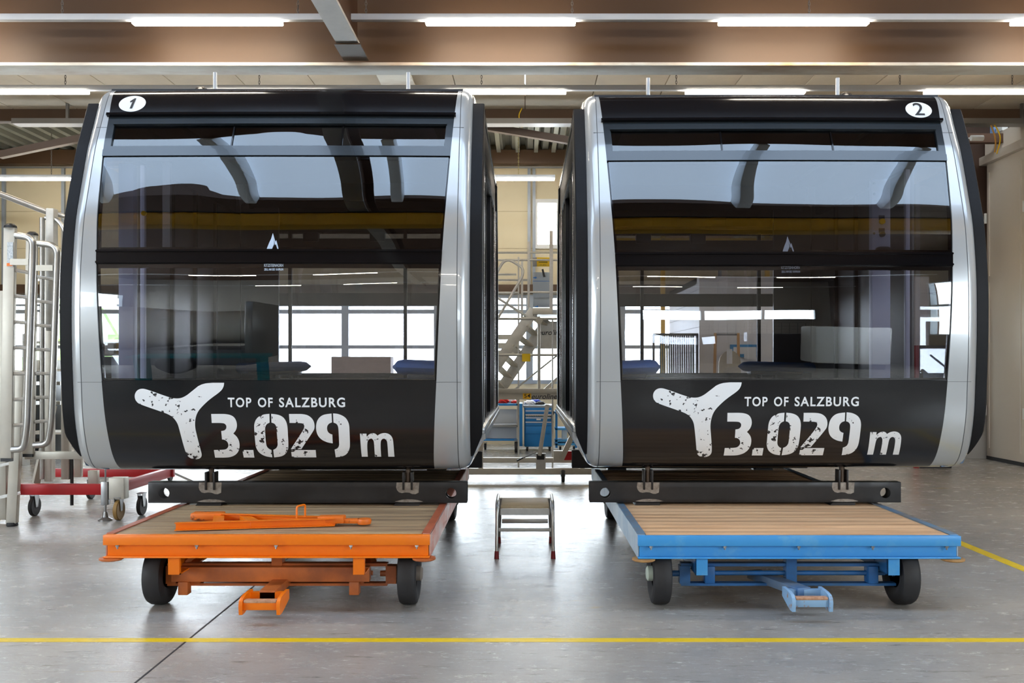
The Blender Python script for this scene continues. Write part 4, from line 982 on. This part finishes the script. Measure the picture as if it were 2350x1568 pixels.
B().box(X_(1232), X_(1249), Yg-.07, Yg-.04, Z_(1054), Z_(1042)).out('clamp_cap', BLACKP, t)
B().beam((X_(1238), Yg-.06, Z_(1045)), (X_(1256), Yg-.1, Z_(928)), .035, .05, bev=.004).out('diagonal_strut', ALU_DULL, t)
B().cyl((X_(1186), Yg-.07, Z_(1057)), (X_(1230), Yg-.07, Z_(1037)), .008, n=8).out('locking_lever', STEEL, t)
B().beam((X_(1186), Yg-.07, Z_(1057)), (X_(1200), Yg-.07, Z_(1050)), .02, .02).out('lever_grip', BLACKP, t)
B().beam((X_(1290), Yg+.3, Z_(1060)), (X_(1318), Yg+.3, Z_(1000)), .08, .07).out('outrigger_tube', PUTTY, t)
B().box(X_(1272), X_(1296), Yg+.3, Yg+.4, Z_(1064), Z_(1040), bev=.004).out('outrigger_block', PUTTY, t)
B().box(X_(1292), X_(1335), Yg+.32, Yg+.38, Z_(1062), Z_(1041)).out('red_base_beam', RED, t)
sgn_ = B().box(X_(1200), X_(1219), Yg-.024, Yg-.0215, Z_(915.5), Z_(902), bev=.0).out('number_plate', mat('plate_yellow', (250,195,40), .5), t)
flat_text('54', X_(1203), Yg-.026, Z_(913), X_(1217)-X_(1203), Z_(904.5)-Z_(913), 'plate_digits', INK, sgn_, bold=.01)
flat_text('euroline', X_(1220), Yg-.0225, Z_(916), X_(1279)-X_(1220), Z_(904)-Z_(916), 'beam_lettering', mat('grey_ink', (70,70,72), .5), t, bold=.015, shear=.25)
flat_text('euroline', X_(1312), Yg-.0225, Z_(916), X_(1371)-X_(1312), Z_(904)-Z_(916), 'beam_lettering', mat('grey_ink', (70,70,72), .5), t, bold=.015, shear=.25)
tag(B().box(X_(1198), X_(1217), Yg-.026, Yg-.022, Z_(830), Z_(812)).out('warning_tag', YELLOW), 'yellow warning tag hanging on the lower guard rail between the cabins', 'tag')
# stair tower behind it
Y2 = 14.0
def X2(x, Y=Y2): return (x-VX)*Y/F
def Z2(y, Y=Y2): return EYE-(y-VY)*Y/F
t = thing('stair_tower', (.2, Y2, 0), 'aluminium stair tower with steep steps and rails behind the work platform', 'stairs')
for (xa_, ya_, xb_, yb_, Yd) in ((1226, 712, 1085, 920, 14.0), (1258, 735, 1110, 950, 14.3)):
    B().beam(px(xb_, yb_, Yd), px(xa_, ya_, Yd), .05, .165, bev=.004).out('stringer', ALU_DULL, t)
for j in range(9):
    f = (j+.5)/9; a = px(1085+(1226-1085)*f, 920-208*f, 14.0); c_ = px(1110+(1258-1110)*f, 950-215*f, 14.3)
    B().beam(a, c_, .13, .025).out('tread', PUTTY, t)
B().box(X2(1222), X2(1266), Y2-.05, Y2, Z2(722), Z2(707), bev=.004).out('landing_edge', PUTTY, t)
B().box(X2(1222), X2(1420), Y2, Y2+.8, Z2(722), Z2(719)).out('landing_deck', ALU_DULL, t)
B().box(X2(1240), X2(1300), Y2+.25, Y2+.3, Z2(800), Z2(736), bev=.004).out('side_plate', ALU_DULL, t)
flat_text('euroline', X2(1236), Y2+.248, Z2(768), X2(1292)-X2(1236), Z2(756)-Z2(768), 'plate_lettering', INK, t, bold=.01, shear=.25)
for yy, x0p, x1p, Yd in ((580, 1095, 1345, 14.4), (597, 1095, 1345, 14.0), (672, 1095, 1190, 14.0), (671, 1200, 1345, 14.0), (643, 1095, 1210, 14.4), (630, 1095, 1185, 14.6)):
    B().cyl(px(x0p, yy, Yd), px(x1p, yy, Yd), .017, n=10).out('guard_rail', ALU_DULL, t)
for xp, ya_, yb_, w_ in ((1213, 555, 707, .03), (1265, 530, 722, .045), (1198, 600, 740, .028), (1190, 740, 1078, .022), (1190, 590, 740, .02), (1268, 735, 1078, .02)):
    B().box(X2(xp)-w_/2*1.2, X2(xp)+w_/2*1.2, Y2-.02, Y2+.02, Z2(yb_), Z2(ya_)).out('upright', ALU, t)
B().tube(bend([px(1120, 665, 13.9), px(1160, 590, 13.9), px(1200, 615, 13.9), px(1200, 632, 13.9), px(1120, 770, 13.9)], .18, 8), .02, n=12).out('bent_handrail', ALU_DULL, t)
B().cyl(px(1120, 670, 13.9), px(1208, 726, 13.9), .02, n=12).out('cross_rail', ALU_DULL, t)
B().cyl(px(1180, 895, 14.4), px(1280, 815, 14.4), .015, n=10).out('thin_brace', ALU_DULL, t)
B().beam(px(1240, 905, 14.4), px(1300, 850, 14.4), .07, .05).out('brace', PUTTY, t)
for yy in (765, 785, 803): B().box(X2(1095), X2(1190), Y2+.6, Y2+.64, Z2(yy+12), Z2(yy)).out('side_board', PUTTY, t)
p0, p1 = px(1223, 706, 14.2), px(1266, 625, 14.2)
o = thing('sheet_panel', (p0.x, 14.2, p0.z), 'film-covered grey metal panel with blue arrows hung in the stair tower', 'panel')
B().box(p0.x, p1.x, 14.2, 14.22, p0.z, p1.z).out('sheet', mat('film_covered_sheet', (158,168,178), .3, .4), o)
for (yy, x0p) in ((637.5, 1224), (704, 1228)):
    a = px(x0p, yy, 14.195); B().prism([(a.x, a.z-.008), (a.x+.03, a.z-.008), (a.x+.03, a.z-.02), (a.x+.055, a.z), (a.x+.03, a.z+.02), (a.x+.03, a.z+.008), (a.x, a.z+.008)], 14.192, 14.196).out('printed_arrow', mat('print_blue', (30,110,190), .5), o)
B().box(p0.x, p1.x, 14.197, 14.2, px(0, 646, 14.2).z, px(0, 645, 14.2).z).out('printed_line', MATS['print_blue'], o)
B().beam(px(1245, 618, 14.17), px(1249, 635, 14.17), .03, .03).out('clamp', BLACKP, o)
a, c_ = px(1232, 612, 14.1), px(1261, 591, 14.1)
o = thing('warning_sign', (a.x, 14.1, a.z), 'yellow notice sign on a grey plate high in the stair tower', 'sign')
B().box(a.x, c_.x, 14.1, 14.105, a.z, c_.z).out('sign_face', YELLOW, o); B().box(a.x-.06, a.x, 14.1, 14.105, a.z, c_.z).out('back_plate', GREYP, o)
b = B()
for yy in (601.5, 603.5): b.box(a.x+.03, c_.x-.03, 14.098, 14.1, px(0, yy, 14.1).z, px(0, yy-.8, 14.1).z)
b.out('fine_print', INK, o); flat_text('max. 200 kg', a.x+.045, 14.098, px(0, 609.5, 14.1).z, .1, .018, 'sign_text', INK, o)
# tool trolleys in the gap
CBL = mat('trolley_blue', (24,118,182), .4, var=.1, vscale=3); CBL2 = mat('trolley_dark_blue', (16,88,146), .45)
Yc = 17.0
def Xc(x): return (x-VX)*Yc/F
def Zc(y): return EYE-(y-VY)*Yc/F
t = thing('tool_cabinet', (Xc(1235), Yc+.25, 0), 'blue roller tool cabinet with black and yellow stripe standing between the cabins', 'tool cabinet')
B().box(Xc(1203), Xc(1268), Yc, Yc+.5, .08, Zc(934), bev=.02).out('body', CBL, t)
B().box(Xc(1201), Xc(1270), Yc-.01, Yc+.51, Zc(936), Zc(930), bev=.01).out('top_tray', mat('tray_grey', (150,155,160), .4, .3), t)
edges = [Zc(y) for y in (941, 950, 957, 967, 978, 996)]
for i in range(len(edges)-1):
    d = B().box(Xc(1206), Xc(1265), Yc-.018, Yc, edges[i+1]+.006, edges[i]-.004, bev=.004).out('drawer', CBL, t)
    if i < 4: B().box(Xc(1206), Xc(1265), Yc-.03, Yc-.018, edges[i]-.028, edges[i]-.006).out('drawer_handle', mat('handle_silver', (196,200,206), .35, .5), d)
    if i == 1:
        b = B(); zz0, zz1 = edges[i+1]+.012, edges[i]-.034
        for q in range(14): x_ = Xc(1207)+q*(Xc(1264)-Xc(1207))/14; b.prism([(x_, zz0), (x_+.017, zz0), (x_+.03, zz1), (x_+.013, zz1)], Yc-.021, Yc-.018)
        b.out('hazard_stripes', YELLOW, d)
        B().box(Xc(1206), Xc(1265), Yc-.0195, Yc-.0185, zz0, zz1).out('stripe_base', BLACKP, d)
    if i == 2: B().box(Xc(1231), Xc(1241), Yc-.021, Yc-.018, edges[i+1]+.02, edges[i]-.034).out('drawer_sticker', WHITE, d)
for X in (Xc(1210), Xc(1262)): caster(X, Yc+.06, .035, t, DARK, .03, .08)
for X in (Xc(1210), Xc(1262)): caster(X, Yc+.44, .035, t, DARK, .03, .08)
rg = lambda s_: random.uniform(-s_, s_)
def rag(X, Y, z, r, m, label):
    tt = bmesh.new(); bmesh.ops.create_icosphere(tt, subdivisions=3, radius=r)
    for v in tt.verts:
        n = v.co.normalized(); v.co = Vector((v.co.x*1.3, v.co.y, max(v.co.z, -.6*r)*.55))*(1+.12*math.sin(9*n.x+5*n.z)+.08*math.cos(11*n.y))
    bmesh.ops.translate(tt, verts=tt.verts, vec=(X, Y, z+.33*r)); b = B(); b._join(tt); tag(b.out('cloth', m), label, 'cloth')
rag(Xc(1216), Yc+.2, Zc(930), .09, mat('white_cloth', (228,230,236), .8), 'crumpled white cloth on top of the blue tool cabinet')
rag(Xc(1228), Yc+.35, Zc(930), .10, mat('blue_cloth', (30,60,170), .8), 'crumpled blue cloth behind the white one on the tool cabinet')
rag(Xc(1240), Yc+.15, Zc(930), .07, mat('dark_cloth', (60,60,62), .8), 'dark glove-like bundle on top of the blue tool cabinet')
t = thing('shelf_trolley', (Xc(1160), Yc, 0), 'blue shelf trolley with pale grey panels left of the tool cabinet', 'trolley')
for yy0, yy1, m in ((926, 931, CBL), (1007, 1011, CBL), (975, 980, STEEL)): B().box(Xc(1105), Xc(1190), Yc-.1, Yc+.45, Zc(yy1), Zc(yy0), bev=.003).out('shelf', m, t)
B().box(Xc(1120), Xc(1189), Yc+.1, Yc+.12, Zc(974), Zc(940)).out('back_panel', mat('pale_panel', (196,200,204), .45), t)
B().box(Xc(1105), Xc(1189), Yc+.08, Yc+.1, Zc(1007), Zc(980)).out('lower_panel', mat('pale_panel', (196,200,204), .45), t)
B().box(Xc(1190), Xc(1199), Yc-.1, Yc+.45, .1, Zc(926)).out('side_panel', CBL, t)
for xp in (1107, 1188): B().box(Xc(xp)-.02, Xc(xp)+.02, Yc-.1, Yc-.06, .06, Zc(900)).out('post', ALU, t)
b = B(); b.lathe([(.04, -.03), (.088, -.03), (.095, -.02), (.095, .02), (.088, .03), (.04, .03)], (Xc(1185), Yc-.12, .095), 'x', 28); b.out('wheel', DARK, t)
o = caster(Xc(1185), Yc-.3, .1, t, DARK, .05, .24); caster(Xc(1112), Yc+.3, .06, t, DARK, .04, .14)
rag(Xc(1152), Yc+.1, Zc(926), .11, mat('red_cloth', (206,36,30), .8), 'crumpled red cloth on the shelf trolley')
rag(Xc(1170), Yc+.15, Zc(926), .10, MATS['white_cloth'], 'crumpled white cloth beside the red one on the shelf trolley')
rag(Xc(1182), Yc+.05, Zc(926), .06, MATS['red_cloth'], 'small red cloth at the right end of the shelf trolley')
t = thing('blue_cart', (Xc(1300), Yc, 0), 'open blue tube cart partly hidden by the right cabin sill', 'cart')
for yy in (948, 985, 1012, 1020): B().box(Xc(1274), Xc(1325), Yc, Yc+.4, Zc(yy)-.02, Zc(yy)+.02, bev=.004).out('shelf', mat('cart_light_blue', (70,150,200), .4), t)
for xp in (1277, 1322): B().box(Xc(xp)-.02, Xc(xp)+.02, Yc, Yc+.04, .06, Zc(940)).out('post', CBL, t)
caster(Xc(1286), Yc+.1, .04, t, DARK, .03, .1); caster(Xc(1318), Yc+.1, .04, t, DARK, .03, .1)
tag(B().box(Xc(1290), Xc(1302), Yc+.1, Yc+.25, Zc(1010), Zc(988), bev=.01).out('plastic_bottle', mat('clear_pale_plastic', (200,210,214), .3)), 'pale plastic canister on the lower shelf of the open blue cart', 'canister')
tag(B().tube(bend([(Xc(1272), Yc-.05, Zc(944)), (Xc(1266), Yc-.05, Zc(955)), (Xc(1268), Yc-.05, Zc(970))], .05), .02).out('glove', BLACKP), 'black strap hanging on the corner of the open blue cart', 'strap')
# ---------------------------------------------------------------- things behind the right cabin
PL = mat('white_block_paint', (218,216,214), .5, var=.06, vscale=1)
b = B(); b.box(2.76, 6.4, 14.5, 14.7, 0, 3.0).box(2.76, 2.96, 14.7, 17.5, 0, 3.0).box(2.76, 6.4, 14.7, 17.5, 2.9, 3.0)
struct(b, 'wall_block_room', PL)
b = B()
for z in [.2*k2 for k2 in range(1, 15)]: b.box(2.757, 2.76, 14.5, 17.5, z, z+.008)
struct(b, 'trim_40', mat('mortar_line', (160,160,160), .8))
B14 = 14.0
t = thing('hose_rack', (2.35, B14, 0), 'rack with dark green and purple hoses seen through the right cabin', 'rack')
for xp in (1500, 1600): B().cyl(px(xp, 768, B14), Vector((px(xp, 0, B14).x, B14, 0.0)), .02, n=10).out('post', DARK, t)
B().cyl(px(1498, 768, B14), px(1602, 768, B14), .02, n=10).out('top_bar', DARK, t)
cols = ((40,70,44), (90,92,40), (30,52,42), (60,38,66), (48,30,56), (40,34,48), (56,40,62), (36,60,48))
for i in range(8):
    xq = 1518+i*10; p = px(xq, 770, B14-.0)
    tag(B().tube(bend([p+Vector((-.02, -.03, 0)), p+Vector((-.02, -.04, -.9)), p+Vector((.0, -.04, -.98)), p+Vector((.016, -.04, -.9)), p+Vector((.012, -.03, 0))], .02), .013, n=8).out('hanging_hose', mat('hose_%d' % i, cols[i], .5)), ('leftmost', 'second', 'third', 'fourth', 'fifth', 'sixth', 'seventh', 'rightmost')[i]+' looped dark hose hanging on the rack behind the right cabin', 'hose', 'hoses on the rack')
t = thing('hand_truck', (px(1665, 0, 14.0).x, 14.0, 0), 'wooden-sided hand truck leaning by the white block room, seen through the right cabin', 'hand truck')
for xp in (1636, 1698): B().beam((px(xp, 0, 13.9).x, 13.9, .05), px(xp+(6 if xp < 1660 else -4), 765, 14.2), .04, .06).out('side_rail', mat('rail_wood', (196,150,96), .5), t)
B().cyl(px(1642, 767, 14.2), px(1694, 767, 14.2), .02, n=10).out('cross_bar', STEEL, t)
o = thing('round_plate', (px(1675, 0, 13.7).x, 13.7, 0), 'arched chequer plate panel standing by the hand truck', 'plate')
pts = [(px(1650, 0, 13.7).x, 0), (px(1700, 0, 13.7).x, 0)]+[(px(1675, 0, 13.7).x+.165*math.cos(a*math.pi/12), 1.62+.2*math.sin(a*math.pi/12)) for a in range(13)]
B().prism(pts, 13.7, 13.72).out('plate', mat('chequer_plate', (176,164,140), .35, .6, bump=.6, bscale=80), o)
for i, (x0p, x1p, y0p, y1p) in enumerate(((1671, 1684, 801, 835), (1708, 1736, 797, 825))):
    a, c_ = px(x0p, y1p, 13.6), px(x1p, y0p, 13.6); yq = 13.696 if i == 0 else 14.49
    if i: a, c_ = px(x0p, y1p, 14.46), px(x1p, y0p, 14.46); yq = 14.466
    tag(B().box(a.x, c_.x, yq, yq+.004, a.z, c_.z).out('paper_sheet', WHITE), ('narrow white paper on the arched chequer plate', 'white paper sheet on the blue board behind the right cabin')[i], 'paper')
a, c_ = px(1676, 820, 14.47), px(1742, 791, 14.47)
o = thing('notice_board', (a.x, 14.47, a.z), 'blue-edged board with a pale centre on the white block wall', 'board')
B().box(a.x, c_.x, 14.475, 14.495, a.z, c_.z).out('board', mat('board_blue', (60,140,190), .5), o); B().box(a.x+.05, c_.x-.05, 14.47, 14.475, a.z+.05, c_.z-.04).out('board_face', WHITE, o)
tag(B().box(2.3, 2.62, 15.8, 16.1, 0, 1.45, bev=.02).out('storage_locker', mat('locker_olive', (150,150,134), .5)), 'beige-grey locker beside the hose rack behind the right cabin', 'locker')
tag(B().box(px(765, 0, 17).x, px(900, 0, 17).x, 16.8, 17.2, 0, px(0, 819, 17).z, bev=.01).out('brown_box', mat('box_brown', (128,104,92), .6, var=.2, vscale=2)), 'large brown box in place of a see-through brownish panel behind the left cabin', 'crate')  # brown box put in for a see-through brownish panel
o = thing('picture_board', (px(2150, 0, 14.2).x, 14.2, 0), 'dark framed board with red side stripe seen at the right of the lower right window', 'board')
a, c_ = px(2112, 872, 14.2), px(2184, 793, 14.2); B().box(a.x, c_.x, 14.2, 14.24, 0.0, c_.z, bev=.005).out('frame', mat('board_frame', (50,48,52), .5), o)
B().box(a.x+.04, c_.x-.04, 14.19, 14.2, a.z-.3, c_.z-.04).out('board_face', mat('board_face_blue', (150,170,196), .4, col2=(80,90,110), vscale=3), o)
B().box(a.x-.09, a.x-.02, 14.2, 14.25, 0, c_.z+.0).out('red_stripe', mat('dark_red', (150,24,30), .5), o)
# tall brown and yellow racking beyond, seen through the upper right windows
t = thing('pallet_rack', (3.2, 17.8, 3.0), 'high storage rack with yellow beams seen through the upper window of the right cabin', 'rack')
for X in (1.6, 2.6, 4.6, 6.6): B().box(X, X+.08, 17.5, 17.58, 3.0 if X > 2.7 else 0, 5.2).out('rack_post', mat('rack_yellow', (220,170,40), .5), t)
for zz in (3.95, 4.35, 5.0): B().box(1.6, 6.7, 17.5, 17.56, zz, zz+.08).out('rack_beam', mat('rack_yellow', (220,170,40), .5), t)
tag(B().box(2.7, 4.0, 17.55, 18.1, 4.03, 4.32, bev=.01).out('carton', mat('carton_tan', (196,160,130), .6)), 'wide tan carton on the lower yellow beam of the high rack', 'carton')
# ---------------------------------------------------------------- things behind the camera that the windows mirror
t = thing('wrapped_vehicle_body', (-5.2, -3.2, 0), 'large pale grey vehicle body mirrored in the lower window of the left cabin', 'vehicle body')
rows = []
for i in range(13):
    f = i/12; X = -11.6+6.7*f; k2 = .8+.2*math.sin(math.pi*min(1, f*1.2))
    rows.append([Vector((X, -3.2+1.2*math.cos(a*math.pi/12)*k2, 1.85+1.0*math.sin(a*math.pi/12)*k2)) for a in range(25)])
B().grid(rows).out('shell', mat('pale_grey_shell', (206,200,190), .4), t)
B().box(-11.5, -5, -3.9, -2.4, .35, .9).out('chassis', mat('chassis_grey', (90,90,96), .5), t)
B().box(-4.9, -4.7, -4.3, -2.0, .6, 2.95, bev=.05).out('end_frame', STEEL, t)
for X in (-10.4, -6.4): B().lathe([(.2, -.1), (.36, -.1), (.4, -.06), (.4, .06), (.36, .1), (.2, .1)], (X, -2.3, .4), 'y', 28).out('wheel', TYRE, t)
o = thing('work_bench', (-4.4, -.9, 0), 'teal work bench mirrored below the pale vehicle body', 'work bench')
B().box(-6.6, -4.1, -1.3, -.6, .86, .92, bev=.01).out('bench_top', mat('teal_paint', (0,120,130), .5), o)
for X in (-6.5, -4.25): B().box(X, X+.08, -1.25, -.7, 0, .86).out('leg', MATS['teal_paint'], o)
t = thing('mesh_container', (4.6, -5.0, 0), 'dark wire mesh container mirrored in the lower window of the right cabin', 'container')
b = B()
for q in range(15): X = 3.2+q*.2; b.box(X-.006, X+.006, -5, -4.99, .2, 2.2)
for q in range(11): z_ = .2+q*.2; b.box(3.2, 6.0, -5, -4.99, z_-.006, z_+.006)
b.out('mesh_front', DARK, t); B().box(3.2, 6.0, -6.2, -5.05, .1, 1.5).out('contents', mat('dark_contents', (52,44,42), .7), t)
o = thing('packaged_unit', (7.0, -4.2, 0), 'white boxed machine mirrored near the middle of the lower right window', 'machine')
B().box(5.6, 7.6, -4.8, -3.6, 0.3, 2.0, bev=.08).out('housing', WHITE, o); B().box(5.7, 7.5, -4.7, -3.7, 0, .3).out('plinth', DARK, o)
